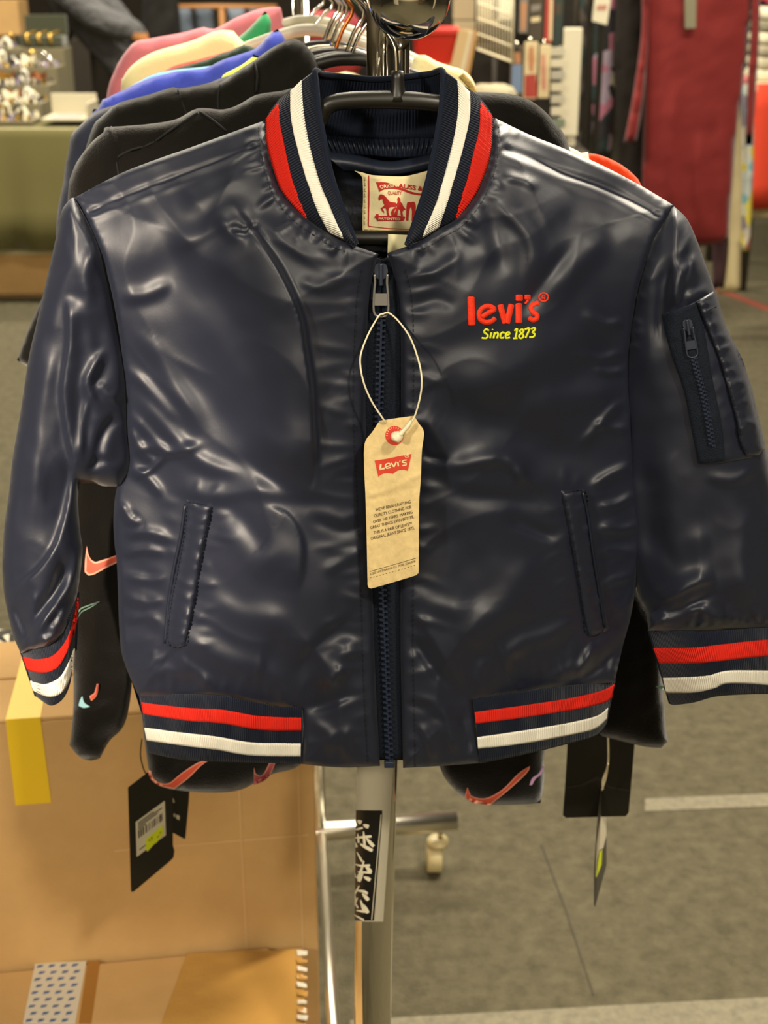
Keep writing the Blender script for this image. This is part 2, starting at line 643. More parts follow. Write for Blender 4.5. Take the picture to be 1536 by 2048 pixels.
# lettering is prepared first, while the scene is still small
for a in [("WE'VE BEEN CRAFTING",), ("QUALITY CLOTHING FOR",), ("OVER 140 YEARS. MAKING",), ("GREAT THINGS EVEN BETTER.",),
          ("THIS IS A PAIR OF LEVI'S\u2122",), ("ORIGINAL JEANS SINCE 1873.",), ("\u00a9 2022 LEVI STRAUSS & CO.  PKGH_12345 RHR",),
          ("LEVI STRAUSS",), ("R",), ("PATENTED", 0.02), ("QUALITY", 0.01), ("AUSS &", 0.025), ("ORIGIN", 0.02)]:
    text_geo(*a)
# ------------------------------------------------------------------ materials of the jacket
SATIN = mat('navy_satin', '101628', 0.50, spec=0.66, sheen=0.10, bump=(420, 0.05, 0.001))
SATIN_SEAM = mat('navy_satin_seam', '151b29', 0.5, spec=0.4)
LINING = mat('navy_lining', '1a2130', 0.45, spec=0.4, bump=(150, 0.2, 0.003))
RIB = mat('navy_rib_knit', '141b2b', 0.85, spec=0.15, sheen=0.1, rib=(0.0019, 0.9))
RIB_IN = mat('navy_rib_knit_inside', '151b29', 0.85, spec=0.15, rib=(0.0026, 0.7), bump=(900, 0.3, 0.001))
RIB_RED = mat('red_rib_knit', 'dd2a1c', 0.8, spec=0.15, rib=(0.0019, 0.8))
RIB_WHITE = mat('white_rib_knit', 'f1ecdc', 0.8, spec=0.15, rib=(0.0019, 0.6))
THREAD = mat('navy_thread', '0d121d', 0.6)
TAPE = mat('navy_zip_tape', '151b26', 0.85, spec=0.2, bump=(900, 0.6, 0.002))
TOOTH = mat('navy_moulded_teeth', '20283b', 0.32, spec=0.6)
SLIDER = mat('dark_nickel', '8f8c88', 0.35, metal=0.45)
SLIDER_D = mat('painted_navy_metal', '3a3f4e', 0.35, metal=0.2)
EMB_RED = mat('red_embroidery', 'f03a1c', 0.6, spec=0.3, bump=(1500, 0.6, 0.001))
EMB_YEL = mat('yellow_embroidery', 'e6ea2a', 0.6, spec=0.3, bump=(1500, 0.5, 0.001))
CREAM = mat('cream_label_cloth', 'efe0b0', 0.8, spec=0.2, bump=(700, 0.2, 0.001))
RED_INK = mat('red_ink', 'c0312c', 0.8, spec=0.2)
BLACKPL = mat('black_hanger_plastic', '1c1a15', 0.38, spec=0.5)
CHROME = mat('chrome', 'f0ece0', 0.09, metal=1.0)
CHROME_S = mat('satin_chrome', 'ece6d4', 0.3, metal=1.0)
CHROME_W = mat('worn_chrome', 'cfc8b4', 0.2, metal=1.0)

# ------------------------------------------------------------------ jacket
JK = thing('bomber_jacket', 'navy satin bomber jacket with red and white striped rib collar, cuffs and hem', 'jacket', tuple(P(768, 1530, 1.03)))

# --- front panels
seamL = [(529, 241), (532, 284), (543, 330), (559, 377), (582, 409), (613, 437), (654, 465), (679, 479), (711, 492)]
seamR = [(986, 234), (985, 273), (980, 320), (962, 370), (944, 402), (912, 438), (880, 457), (845, 479), (815, 492)]
def neckY(py): return 1.046 - 0.064 * np.clip((np.asarray(py, float) - 240) / 252.0, 0, 1) ** 0.8
zipL = [(748, 540), (738, 600), (733, 700), (731, 800), (733, 900), (737, 1000), (742, 1100), (746, 1200), (749, 1300), (753, 1400), (760, 1532)]
zipR = [(785, 540), (799, 600), (802, 700), (802, 800), (802, 900), (802, 1000), (802, 1100), (801, 1200), (801, 1300), (803, 1400), (806, 1536)]
hemL = [(604, 1418), (540, 1412), (434, 1396), (350, 1394), (277, 1392)]
hemR = [(945, 1400), (1010, 1392), (1077, 1380), (1150, 1372), (1229, 1364)]
outL = ([(x, y, neckY(y)) for x, y in seamL] + [(757, 508, .980)] + [(x, y, .983) for x, y in zipL] +
        [(700, 1535, .985), (650, 1533, .985), (604, 1528, .988)] +
        [(x, y, .990 + .045 * i / 4) for i, (x, y) in enumerate(hemL)] +
        [(252, 1334, 1.045), (240, 1281, 1.05), (234, 1134, 1.05), (229, 1087, 1.05), (227, 1032, 1.05), (234, 975, 1.05), (256, 930, 1.045),
         (254, 850, 1.04), (249, 760, 1.035), (240, 680, 1.03), (222, 580, 1.025), (198, 495, 1.025), (172, 437, 1.035), (148, 396, 1.045),
         (250, 343, 1.05), (400, 288, 1.05)])
outR = ([(785, 540, .983), (774, 506, .980)] + [(x, y, neckY(y)) for x, y in seamR[::-1]] +
        [(1056, 268, 1.05), (1121, 294, 1.05), (1199, 328, 1.05), (1283, 372, 1.05), (1348, 411, 1.045),
         (1325, 450, 1.035), (1300, 497, 1.025), (1274, 590, 1.025), (1260, 680, 1.03), (1256, 750, 1.035), (1261, 850, 1.035), (1266, 940, 1.04),
         (1277, 1000, 1.045), (1285, 1060, 1.05), (1279, 1130, 1.05), (1262, 1230, 1.05), (1246, 1290, 1.05)] +
        [(x, y, .990 + .045 * (4 - i) / 4) for i, (x, y) in enumerate(hemR[::-1])] +
        [(960, 1526, .990), (880, 1532, .986)] + [(x, y, .983) for x, y in zipR[::-1][:-1]])

welt_L = K(200, 950, 2.648, [(460, 130), (595, 160), (570, 300), (540, 450), (510, 640), (470, 830), (450, 915), (340, 905), (355, 700), (400, 500), (440, 300)])
welt_R = K(780, 950, 2.6947, [(920, 85), (1050, 75), (1075, 200), (1100, 400), (1140, 640), (1180, 835), (1070, 875), (1040, 750), (1005, 540), (970, 330), (940, 180)])

foldsL = [
    # ridge from the collar, shaped to put the lit patch's edge into the cloth
    ([(452, 405), (505, 470), (556, 545), (594, 630), (606, 700), (616, 770), (622, 870), (628, 985)], 105, 9, 15.0, .18),
    ([(640, 790), (690, 850), (700, 960)], 34, 40, 3.5),
    ([(622, 880), (628, 930), (622, 985)], 5, 5, -2.5),
    ([(430, 415), (470, 470), (500, 476)], 16, 16, 4), ([(455, 448), (488, 462), (520, 445)], 7, 7, -4),
    ([(500, 395), (470, 430), (400, 470), (330, 500)], 26, 18, 4.5), ([(520, 340), (430, 375), (350, 440)], 30, 22, 4), ([(510, 420), (545, 455), (600, 500), (690, 530)], 16, 20, 4),
    ([(560, 430), (610, 480), (690, 505)], 9, 12, 2.8), ([(700, 560), (640, 575), (590, 555)], 14, 10, 2.4),
    # hollow of the chest
    ([(290, 440), (330, 560), (380, 700), (450, 850), (540, 960)], 70, 60, -6.0), ([(300, 500), (400, 560), (460, 640)], 40, 40, -3),
    # drapes from the armhole
    ([(232, 590), (290, 590), (350, 560)], 14, 16, 3.5), ([(245, 660), (300, 690), (350, 770), (420, 880)], 22, 18, 5), ([(252, 730), (300, 780), (370, 860)], 12, 12, 3.5),
    ([(254, 770), (310, 830), (400, 920), (520, 960)], 18, 16, 5), ([(256, 820), (300, 870), (350, 920)], 10, 10, 3.5),
    ([(258, 850), (285, 905), (320, 930)], 8, 10, 4), ([(252, 905), (300, 895), (350, 905), (420, 880)], 10, 12, 4), ([(262, 950), (300, 940), (340, 900)], 8, 8, 3.5),
    ([(255, 930), (300, 960), (330, 1000)], 10, 9, 4), ([(240, 1000), (262, 1040), (290, 1046)], 9, 7, 4.5),
    ([(330, 965), (420, 990), (520, 980), (640, 1000)], 16, 22, 4), ([(420, 905), (500, 930), (600, 1000), (700, 1010)], 22, 20, -4),
    ([(500, 850), (560, 905), (590, 950)], 26, 26, 3),
    # lower half: bulge shaped to put the lit oval's hard edge into the cloth, sweep towards the zip
    ([(520, 1015), (570, 1030), (598, 1075), (600, 1130), (590, 1190)], 60, 8, 5.0, .25), ([(430, 1060), (500, 1090), (560, 1150)], 40, 34, 4), ([(420, 1000), (480, 1040), (540, 1120)], 20, 20, -3),
    ([(735, 1215), (680, 1255), (620, 1310), (590, 1370)], 14, 34, -6), ([(725, 1280), (680, 1320), (640, 1390)], 22, 22, 5), ([(600, 1420), (660, 1405), (720, 1375)], 12, 14, -4),
    ([(690, 1330), (668, 1360), (640, 1365)], 14, 12, 4), ([(330, 1240), (420, 1300), (520, 1340), (580, 1400)], 26, 24, 4), ([(400, 1180), (480, 1230), (600, 1240)], 30, 24, 4),
    ([(320, 1300), (300, 1330), (262, 1345)], 14, 14, 4.5), ([(340, 1310), (400, 1350), (440, 1390)], 14, 12, 3.5), ([(270, 1380), (330, 1340), (390, 1360)], 12, 14, 3),
    ([(560, 1250), (540, 1330), (520, 1390)], 20, 20, -3), ([(640, 1150), (690, 1120), (735, 1100)], 12, 14, 3), ([(610, 1030), (680, 1060), (735, 1050)], 12, 12, -3),
    ([(246, 1070), (290, 1065), (345, 1075)], 9, 11, 3.5), ([(240, 1110), (290, 1100), (340, 1110)], 8, 10, 3), ([(242, 1150), (300, 1160), (345, 1150)], 10, 9, 3.2),
    ([(240, 1190), (290, 1205), (335, 1200)], 9, 10, 3), ([(245, 1240), (290, 1235), (330, 1245)], 9, 10, 3),
    ([(172, 428), (262, 388), (352, 354), (440, 322), (516, 292)], 7, 7, -2.6, .05), ([(168, 440), (262, 403), (352, 369), (440, 337), (516, 307)], 10, 8, 1.6, .05),
    ([(612, 1440), (660, 1470), (655, 1520)], 14, 12, 2.5), ([(700, 1440), (690, 1490), (700, 1530)], 10, 12, 2),
]
foldsL += puckers(seamL, 17, 52, 2.0, 7, side=1, seed=3) + puckers(zipL, 30, 95, 1.2, 9, side=1, seed=5) + puckers(hemL, 24, 95, 1.6, 8, side=1, seed=9)
foldsR = [
    ([(985, 385), (1015, 425), (1055, 470), (1065, 520), (1050, 575)], 14, 26, 5.5), ([(1000, 350), (1050, 362), (1080, 380)], 10, 10, 3),
    ([(970, 400), (990, 470), (1010, 560)], 22, 18, -3.5), ([(1230, 430), (1180, 500), (1120, 570), (1060, 600)], 30, 26, 4.5), ([(1150, 480), (1090, 560), (1030, 640)], 14, 16, -3),
    ([(1262, 600), (1180, 640), (1100, 700), (980, 760), (850, 780)], 50, 44, 6.0), ([(1090, 430), (1180, 450), (1260, 480)], 30, 24, -3),
    ([(830, 760), (900, 810), (1000, 850), (1110, 900), (1240, 930)], 42, 40, -8.0), ([(1262, 770), (1200, 790), (1120, 800), (1040, 800)], 36, 30, 5),
    ([(1255, 640), (1210, 650), (1160, 620)], 10, 12, 3), ([(1256, 700), (1200, 720), (1140, 700)], 12, 10, 3), ([(1258, 740), (1215, 745), (1180, 730)], 8, 8, 2.6), ([(1264, 860), (1215, 855), (1180, 840)], 9, 9, 3),
    ([(1264, 800), (1230, 815), (1190, 860), (1150, 900)], 10, 12, 3.6),
    ([(850, 935), (920, 930), (1000, 920), (1060, 960), (1120, 985)], 14, 20, 5.5), ([(850, 960), (930, 990), (1030, 1000), (1100, 1010)], 20, 18, -4.5), ([(1000, 900), (1040, 930), (1030, 980)], 14, 14, 3),
    ([(1268, 930), (1220, 950), (1175, 980)], 10, 12, 4), ([(1276, 985), (1230, 1010), (1190, 1010)], 9, 9, 3.5), ([(1282, 1050), (1240, 1060), (1195, 1050)], 9, 10, 3),
    ([(830, 860), (850, 910), (905, 920)], 6, 7, -3), ([(840, 820), (880, 880), (910, 930)], 16, 14, 2.5),
    ([(1000, 1030), (1070, 1060), (1130, 1080)], 12, 18, -5), ([(830, 1040), (900, 1080), (960, 1180), (970, 1260)], 44, 40, -5), ([(1080, 1100), (1030, 1180), (960, 1250), (880, 1270)], 40, 40, 5.5),
    ([(805, 1200), (850, 1250), (900, 1330), (940, 1400)], 12, 26, 5), ([(815, 1260), (860, 1330), (900, 1385)], 10, 12, -5), ([(810, 1180), (870, 1210), (950, 1230)], 20, 16, 3.5),
    ([(1160, 1240), (1100, 1270), (1040, 1290), (1000, 1340)], 18, 18, 4), ([(1262, 1230), (1200, 1300), (1120, 1350), (1050, 1375)], 16, 16, 4), ([(1240, 1290), (1190, 1340), (1110, 1378)], 9, 10, -3.5),
    ([(1040, 1300), (1030, 1340), (1050, 1380)], 12, 10, -3.5), ([(970, 1310), (960, 1360), (975, 1395)], 12, 10, 3), ([(1185, 1275), (1180, 1310), (1150, 1360)], 9, 9, 3),
    ([(1195, 1180), (1235, 1160), (1270, 1150)], 9, 10, 3), ([(1190, 1110), (1230, 1100), (1278, 1105)], 9, 9, 2.6),
    ([(830, 1440), (855, 1480), (870, 1530)], 7, 14, 4), ([(880, 1400), (900, 1460), (910, 1520)], 10, 14, 4), ([(800, 1400), (850, 1420), (900, 1450)], 10, 10, -2.5), ([(925, 1410), (930, 1460), (945, 1510)], 8, 9, -3),
    ([(992, 292), (1056, 314), (1121, 343), (1212, 375), (1328, 436)], 7, 7, -2.6, .05), ([(992, 307), (1056, 329), (1121, 358), (1212, 391), (1324, 449)], 10, 8, 1.6, .05),
    ([(880, 560), (940, 520), (1010, 500)], 22, 22, 2.5), ([(815, 560), (870, 545), (930, 500)], 12, 14, 3), ([(810, 620), (870, 600), (920, 620)], 14, 14, -2.5),
]
foldsR += puckers(seamR, 17, 52, 2.0, 7, side=-1, seed=4) + puckers(zipR, 30, 80, 1.5, 9, side=-1, seed=6) + puckers(hemR, 24, 95, 1.9, 8, side=-1, seed=8)
for welt, sgn in ((welt_L, 1), (welt_R, -1)):
    c = list(welt) + [welt[0]]
    foldsL += puckers(c, 34, 50, 1.1, 9, side=-1, seed=12) if sgn == 1 else []
    foldsR += puckers(c, 34, 50, 1.1, 9, side=-1, seed=13) if sgn == -1 else []

PL = Panel(outL, 4.5, (12, .003), (200, .022), foldsL, (.0040, .0045), 8, 1, fold=(.0028, .0085, 52, 2.6))
PR = Panel(outR, 4.5, (12, .003), (200, .022), foldsR, (.0040, .0045), 8, 2, fold=(.0024, .0075, -32, 2.6))
fl = PL.build('front_panel', SATIN, JK)
fr = PR.build('front_panel', SATIN, JK)

# --- back panel (its lining shows inside the neck)
outB = [(612, 270, 1.078), (750, 285, 1.085), (890, 270, 1.078), (986, 244, 1.06), (1121, 300, 1.055), (1283, 378, 1.055), (1340, 414, 1.055), (1300, 500, 1.055), (1262, 680, 1.055), (1256, 760, 1.055),
        (1268, 940, 1.055), (1276, 1060, 1.055), (1258, 1230, 1.055), (1210, 1448, 1.05), (1000, 1480, 1.05), (600, 1500, 1.05), (300, 1480, 1.05), (243, 1281, 1.055), (236, 1100, 1.055), (240, 975, 1.055),
        (250, 760, 1.055), (222, 580, 1.055), (172, 440, 1.055), (155, 400, 1.055), (250, 350, 1.055), (400, 295, 1.058), (529, 250, 1.06)]
PBk = Panel(outB, 16.0, (40, -.012), (200, -.018), [], (.004, .01), 10, 3)
bp = PBk.build('back_panel', LINING, JK, thick=0.002)
gath = strip('neck_gather', [(618, 262, 1.074), (700, 272, 1.083), (780, 276, 1.085), (885, 272, 1.074)], [(640, 312, 1.070), (720, 312, 1.078), (800, 318, 1.078), (872, 312, 1.070)], LINING, JK, 160, 8, .006, .0, .001, (.0022, 26))
fac = strip('back_facing', [(640, 300, 1.070), (705, 308, 1.076), (780, 322, 1.073), (866, 306, 1.070)], [(690, 345, 1.069), (712, 346, 1.070), (780, 352, 1.066), (862, 340, 1.066)], LINING, JK, 60, 8, .006)

# --- collar: two striped wings and the inside of the back band
def wy(pts, off=0.0):
    return [(x, y, float(1.052 - 0.068 * np.clip((y - 141) / 350.0, 0, 1)) + off) for x, y in pts]
TL = [(631, 141), (633, 173), (638, 227), (647, 273), (661, 345), (683, 413), (712, 488)]
TR = [(885, 141), (885, 184), (880, 237), (872, 284), (860, 345), (844, 402), (814, 490)]
BL = [(560, 196), (533, 236)] + seamL[1:]
BR = [(958, 192), (985, 232)] + seamR[1:]
collar = strip('collar', wy(TL), wy(BL), RIB, JK, 90, 12, .010, thick=0.003)
tag(collar, 'navy rib knit collar with white and red stripes')
collar_r = strip('collar', wy(TR), wy(BR), RIB, JK, 90, 12, .010, thick=0.003)
def on_wing(A, B):
    """depth of points lying on a wing"""
    a = np.array(resample(wy(A), 90)); b = np.array(resample(wy(B), 90))
    def f(pts):
        pts = np.asarray(pts, float)[:, :2]
        ts = np.linspace(0, 1, 13)
        grid = np.array([a * (1 - t) + b * t for t in ts])
        yy = grid[:, :, 2] - .010 * np.sin(math.pi * ts)[:, None]
        g2 = grid[:, :, :2].reshape(-1, 2); yy = yy.ravel()
        d2 = ((pts[:, None] - g2[None]) ** 2).sum(2) + 4
        w_ = 1 / d2 ** 3
        return (w_ * yy).sum(1) / w_.sum(1)
    return f
wingL, wingR = on_wing(TL, BL), on_wing(TR, BR)
def wing_stripe(name, A, B, m, parent, surf):
    a = resample(A, 80)[:, :2]; b = resample(B, 80)[:, :2]
    rows = [a * (1 - t) + b * t for t in np.linspace(0, 1, 7)]
    pts = np.vstack(rows)
    Y = surf(pts) - .0009
    v = P(pts[:, 0], pts[:, 1], Y)
    L = np.concatenate([[0], np.cumsum(np.linalg.norm(np.diff(v[240:320], axis=0), axis=1))])
    uv = np.array([(L[i], j / 6) for j in range(7) for i in range(80)])
    f = []
    for j in range(6):
        for i in range(79):
            q = (j * 80 + i, (j + 1) * 80 + i, (j + 1) * 80 + i + 1, j * 80 + i + 1)
            n_ = np.cross(v[q[1]] - v[q[0]], v[q[2]] - v[q[0]])
            f.append(q if n_[1] < 0 else q[::-1])
    o = mesh(name, v, f, m, parent, uv=uv)
    md = o.modifiers.new('thickness', 'SOLIDIFY'); md.thickness = .0012; md.offset = -1
    return o
wing_stripe('white_stripe', [(603, 160), (607, 219), (618, 284), (638, 359), (661, 416), (687, 479)], [(580, 182), (582, 237), (595, 295), (615, 363), (634, 420), (658, 466)], RIB_WHITE, collar, wingL)
wing_stripe('red_stripe', [(556, 206), (561, 255), (572, 309), (586, 366), (600, 406), (613, 436)], [(531, 238), (533, 284), (544, 330), (560, 376), (583, 408), (611, 436)], RIB_RED, collar, wingL)
wing_stripe('white_stripe', [(914, 158), (917, 202), (912, 255), (894, 330), (876, 395), (855, 449), (845, 477)], [(940, 184), (940, 230), (930, 280), (912, 345), (896, 402), (885, 435), (878, 456)], RIB_WHITE, collar_r, wingR)
wing_stripe('red_stripe', [(962, 202), (960, 248), (949, 302), (933, 366), (919, 413), (912, 437)], [(985, 233), (984, 273), (979, 320), (961, 370), (943, 402), (914, 437)], RIB_RED, collar_r, wingR)
strip('collar_back', [(630, 143, 1.052), (648, 149, 1.066), (700, 153, 1.078), (750, 157, 1.082), (805, 153, 1.078), (860, 147, 1.066), (885, 143, 1.052)],
      [(600, 262, 1.064), (648, 272, 1.076), (700, 278, 1.086), (750, 282, 1.089), (805, 280, 1.086), (862, 276, 1.074), (892, 268, 1.064)], RIB_IN, JK, 90, 10, -.003, thick=0.003)
tube('collar_edge', [tuple(P(x, y, Y)) for x, y, Y in [(712, 488, .984)] + wy(TL[::-1])[1:-1] + [(631, 142, 1.051), (648, 149, 1.066), (700, 154, 1.078), (750, 158, 1.082), (805, 154, 1.078), (860, 147, 1.066), (885, 142, 1.051)] + wy(TR)[1:-1] + [(814, 490, .984)]], .0022, RIB, JK, 8, step=8)

# --- sleeves
cuff_top_R = [(1297, 1261), (1388, 1263), (1469, 1259), (1536, 1255), (1585, 1256)]
outSR = [(1346, 411, 1.045), (1374, 438, 1.04), (1394, 480, 1.035), (1412, 530, 1.035), (1430, 580, 1.035), (1448, 640, 1.035), (1478, 710, 1.035), (1502, 770, 1.035), (1526, 870, 1.035),
         (1545, 960, 1.04), (1572, 1100, 1.045), (1590, 1200, 1.05), (1586, 1256, 1.05)] + [(x, y, 1.03) for x, y in cuff_top_R[::-1][1:]] + \
        [(1291, 1218, 1.05), (1278, 1195, 1.055), (1262, 1120, 1.058), (1250, 1040, 1.058), (1244, 940, 1.056), (1242, 800, 1.053), (1245, 700, 1.05), (1266, 590, 1.042), (1294, 500, 1.038), (1322, 450, 1.042)]
foldsSR = [
    ([(1320, 470), (1300, 560), (1292, 680), (1300, 800)], 30, 30, 4), ([(1345, 500), (1325, 600), (1318, 700)], 16, 14, -6),
    ([(1378, 520), (1360, 560), (1352, 620)], 18, 7, 7, .3), ([(1400, 470), (1378, 500), (1366, 520)], 8, 10, -3), ([(1390, 500), (1384, 540), (1366, 580)], 8, 16, 4.5),
    ([(1430, 575), (1395, 588), (1362, 600)], 12, 14, 4), ([(1370, 450), (1385, 470), (1360, 520)], 12, 12, 3),
    ([(1296, 1212), (1330, 1198), (1400, 1165), (1440, 1160)], 7, 26, 7, .25), ([(1300, 1230), (1360, 1218), (1440, 1180)], 10, 10, -5), ([(1360, 1230), (1400, 1218), (1450, 1248)], 8, 9, 4),
    ([(1330, 1110), (1380, 1085), (1430, 1075)], 30, 24, 3.5), ([(1400, 950), (1470, 960), (1520, 930)], 12, 12, 3), ([(1340, 900), (1370, 1000), (1350, 1100)], 40, 40, 3), ([(1500, 1000), (1480, 1120), (1500, 1220)], 30, 26, 4),
    ([(1280, 900), (1300, 1000), (1300, 1130)], 26, 24, -5),
] + puckers(cuff_top_R, 20, 44, 3, 6, side=-1, seed=21) + puckers([(1322, 450), (1294, 500), (1266, 590), (1245, 700)], 34, 30, 2, 7, side=-1, seed=22)
PSR = Panel(outSR, 5.0, (30, .012), (110, .026), foldsSR, (.003, .006), 10, 4, fold=(.0022, .009, 100, 2.2))
slr = PSR.build('sleeve', SATIN, JK, back=.016)
outSL = [(146, 393, 1.045), (124, 420, 1.045), (113, 470, 1.045), (104, 510, 1.045), (87, 586, 1.045), (71, 655, 1.045), (57, 718, 1.045), (40, 830, 1.045), (25, 918, 1.045), (18, 985, 1.045), (9, 1050, 1.045), (5, 1110, 1.045),
         (5, 1149, 1.045), (9, 1193, 1.045), (20, 1246, 1.045), (29, 1278, 1.045), (42, 1308, 1.04), (63, 1299, 1.025), (85, 1296, 1.018), (104, 1288, 1.016), (124, 1268, 1.02), (141, 1238, 1.03), (154, 1190, 1.04), (160, 1150, 1.045), (165, 1100, 1.045), (160, 1060, 1.045),
         (156, 1000, 1.045), (160, 968, 1.048), (185, 966, 1.05), (205, 972, 1.05), (240, 975, 1.052), (262, 930, 1.052), (258, 850, 1.05), (254, 760, 1.045), (243, 680, 1.042), (224, 580, 1.038), (200, 495, 1.034), (172, 437, 1.038)]
foldsSL = [
    # the outer half lies over the inner half with a long hard edge
    ([(137, 585), (142, 678), (133, 740), (129, 793), (137, 859), (150, 920), (150, 940), (143, 990), (129, 1052), (111, 1099), (86, 1135), (62, 1158), (20, 1190)], 8, 48, 9.5, .08),
    ([(150, 560), (165, 700), (160, 800), (170, 900), (165, 960)], 22, 22, -7), ([(175, 600), (200, 700), (195, 780), (180, 850)], 18, 18, -4),
    ([(215, 690), (190, 730), (175, 770), (205, 830)], 10, 12, 6), ([(245, 800), (215, 790), (190, 760)], 12, 10, 5), ([(250, 850), (225, 840), (200, 880), (190, 950)], 10, 12, -5), ([(180, 780), (165, 850), (160, 930)], 8, 8, 4),
    ([(110, 440), (140, 520), (120, 580), (100, 700)], 16, 16, 4), ([(195, 480), (170, 550), (185, 620)], 14, 18, 5), ([(90, 620), (100, 700), (80, 830), (70, 960), (60, 1090)], 20, 18, 4.5),
    ([(158, 1085), (150, 1150), (120, 1200), (90, 1240), (68, 1280)], 12, 9, 7, .2), ([(130, 1110), (110, 1180), (75, 1230), (60, 1270)], 12, 12, -7), ([(24, 1200), (45, 1250), (62, 1290)], 8, 10, -6), ([(148, 1160), (130, 1220), (100, 1270)], 8, 10, 4),
    ([(60, 1180), (70, 1210), (62, 1250)], 10, 10, 4), ([(240, 930), (200, 920), (170, 950)], 8, 10, -3),
] + puckers([(63, 1299), (104, 1288), (141, 1238)], 12, 34, 2.5, 5, side=-1, seed=31)
PSL = Panel(outSL, 5.0, (24, .012), (80, .016), foldsSL, (.002, .008), 8, 5, fold=(.002, .014, 80, 2.4))
sll = PSL.build('sleeve', SATIN, JK, back=.016)

# --- cuffs and hem bands, with their stripes
def band(name, top, bot, reds, whites, Ytop, Ybot, bulge, n=110, ripple=None, back=None):
    def wY(pts, f):
        q = np.asarray(pts, float)
        s = np.concatenate([[0], np.cumsum(np.linalg.norm(np.diff(q, axis=0), axis=1))]); s = s / s[-1]
        return [(x, y, float(np.interp(t, np.linspace(0, 1, len(f)), f))) for (x, y), t in zip(pts, s)]
    A, B = wY(top, Ytop), wY(bot, Ybot)
    o = strip(name, A, B, RIB, JK, n, 14, bulge, thick=.003, ripple=ripple)
    a = resample(A, n); b = resample(B, n)
    ts = np.linspace(0, 1, 15)
    grid = np.array([a * (1 - t) + b * t for t in ts])
    yy = grid[:, :, 2] - bulge * np.sin(math.pi * ts)[:, None]
    if ripple:
        yy = yy - ripple[0] * np.sin(np.arange(n) / n * 2 * math.pi * ripple[1])[None, :] * np.array([math.sin(math.pi * min(1, t * 1.2)) for t in ts])[:, None]
    g2 = grid[:, :, :2].reshape(-1, 2); yy = yy.ravel()
    def surf(pts):
        pts = np.asarray(pts, float)[:, :2]
        d2 = ((pts[:, None] - g2[None]) ** 2).sum(2) + 4
        w_ = 1 / d2 ** 3
        return (w_ * yy).sum(1) / w_.sum(1)
    for (st, sb), m, nm in ((reds, RIB_RED, 'red_stripe'), (whites, RIB_WHITE, 'white_stripe')):
        wing_stripe(nm, st, sb, m, o, surf)
    return o
band('hem_band', [(277, 1388), (434, 1392), (540, 1412), (604, 1417)], [(297, 1506), (370, 1520), (464, 1524), (603, 1528)],
     ([(282, 1405), (370, 1416), (442, 1420), (521, 1433), (602, 1436)], [(286, 1428), (370, 1441), (442, 1447), (521, 1460), (602, 1461)]),
     ([(288, 1456), (370, 1467), (427, 1473), (502, 1486), (601, 1488)], [(293, 1481), (370, 1492), (427, 1499), (502, 1511), (601, 1513)]),
     [1.04, 1.0, .99, .987], [1.04, 1.0, .992, .989], .004, ripple=(.0016, 5))
band('hem_band', [(946, 1400), (1077, 1380), (1180, 1368), (1231, 1360)], [(960, 1527), (1058, 1507), (1151, 1484), (1196, 1470), (1213, 1449)],
     ([(949, 1425), (1058, 1410), (1151, 1395), (1207, 1381), (1229, 1369)], [(951, 1448), (1058, 1434), (1151, 1419), (1207, 1406), (1224, 1395)]),
     ([(954, 1476), (1058, 1460), (1151, 1444), (1196, 1431), (1217, 1416)], [(956, 1498), (1058, 1486), (1151, 1468), (1192, 1457), (1214, 1438)]),
     [.987, .99, 1.01, 1.045], [.989, .992, 1.0, 1.02, 1.045], .004, ripple=(.0014, 4))
band('cuff', cuff_top_R, [(1340, 1408), (1350, 1410), (1388, 1405), (1428, 1394), (1469, 1390), (1536, 1388), (1580, 1390)],
     ([(1306, 1297), (1388, 1295), (1442, 1289), (1536, 1280), (1582, 1280)], [(1318, 1327), (1388, 1327), (1442, 1322), (1536, 1312), (1582, 1311)]),
     ([(1325, 1356), (1388, 1355), (1423, 1351), (1458, 1342), (1536, 1342), (1581, 1343)], [(1332, 1386), (1388, 1385), (1428, 1377), (1458, 1367), (1536, 1370), (1580, 1372)]),
     [1.045, 1.01, 1.005, 1.01, 1.045], [1.045, 1.012, 1.0, 1.01, 1.045], .008)
band('cuff', [(41, 1300), (63, 1300), (104, 1288), (124, 1268), (141, 1238), (155, 1185)], [(72, 1393), (100, 1411), (123, 1401), (138, 1375), (145, 1340), (150, 1300)],
     ([(45, 1314), (73, 1319), (103, 1313), (126, 1290), (144, 1252), (155, 1193)], [(54, 1340), (76, 1345), (103, 1342), (123, 1325), (141, 1287), (153, 1237)]),
     ([(60, 1363), (88, 1369), (117, 1357), (135, 1331), (147, 1297)], [(66, 1381), (97, 1394), (123, 1386), (138, 1363), (147, 1331)]),
     [1.045, 1.022, 1.012, 1.015, 1.02, 1.045], [1.045, 1.02, 1.015, 1.02, 1.03, 1.045], .006)
# back halves of the cuffs and hem so that the bands close
strip('cuff_back', [(42, 1302, 1.046), (80, 1250, 1.075), (156, 1185, 1.046)], [(72, 1393, 1.046), (110, 1340, 1.07), (151, 1300, 1.046)], RIB_IN, JK, 30, 4)
strip('cuff_back', [(1297, 1261, 1.046), (1440, 1240, 1.08), (1586, 1256, 1.046)], [(1340, 1408, 1.046), (1450, 1380, 1.08), (1581, 1390, 1.046)], RIB_IN, JK, 30, 4)

# --- stitching of the front
for path, pn in ((zipL, PL), (zipR, PR)):
    sg = -1 if pn is PL else 1
    stitches('stitching', [(x + sg * 24, y) for x, y in path], pn.depth, THREAD, JK, 6, 4, 2.0)
stitches('stitching', [(x - 12, y + 14) for x, y in seamL], PL.depth, THREAD, JK, 6, 4, 2.0)
stitches('stitching', [(x + 12, y + 14) for x, y in seamR], PR.depth, THREAD, JK, 6, 4, 2.0)

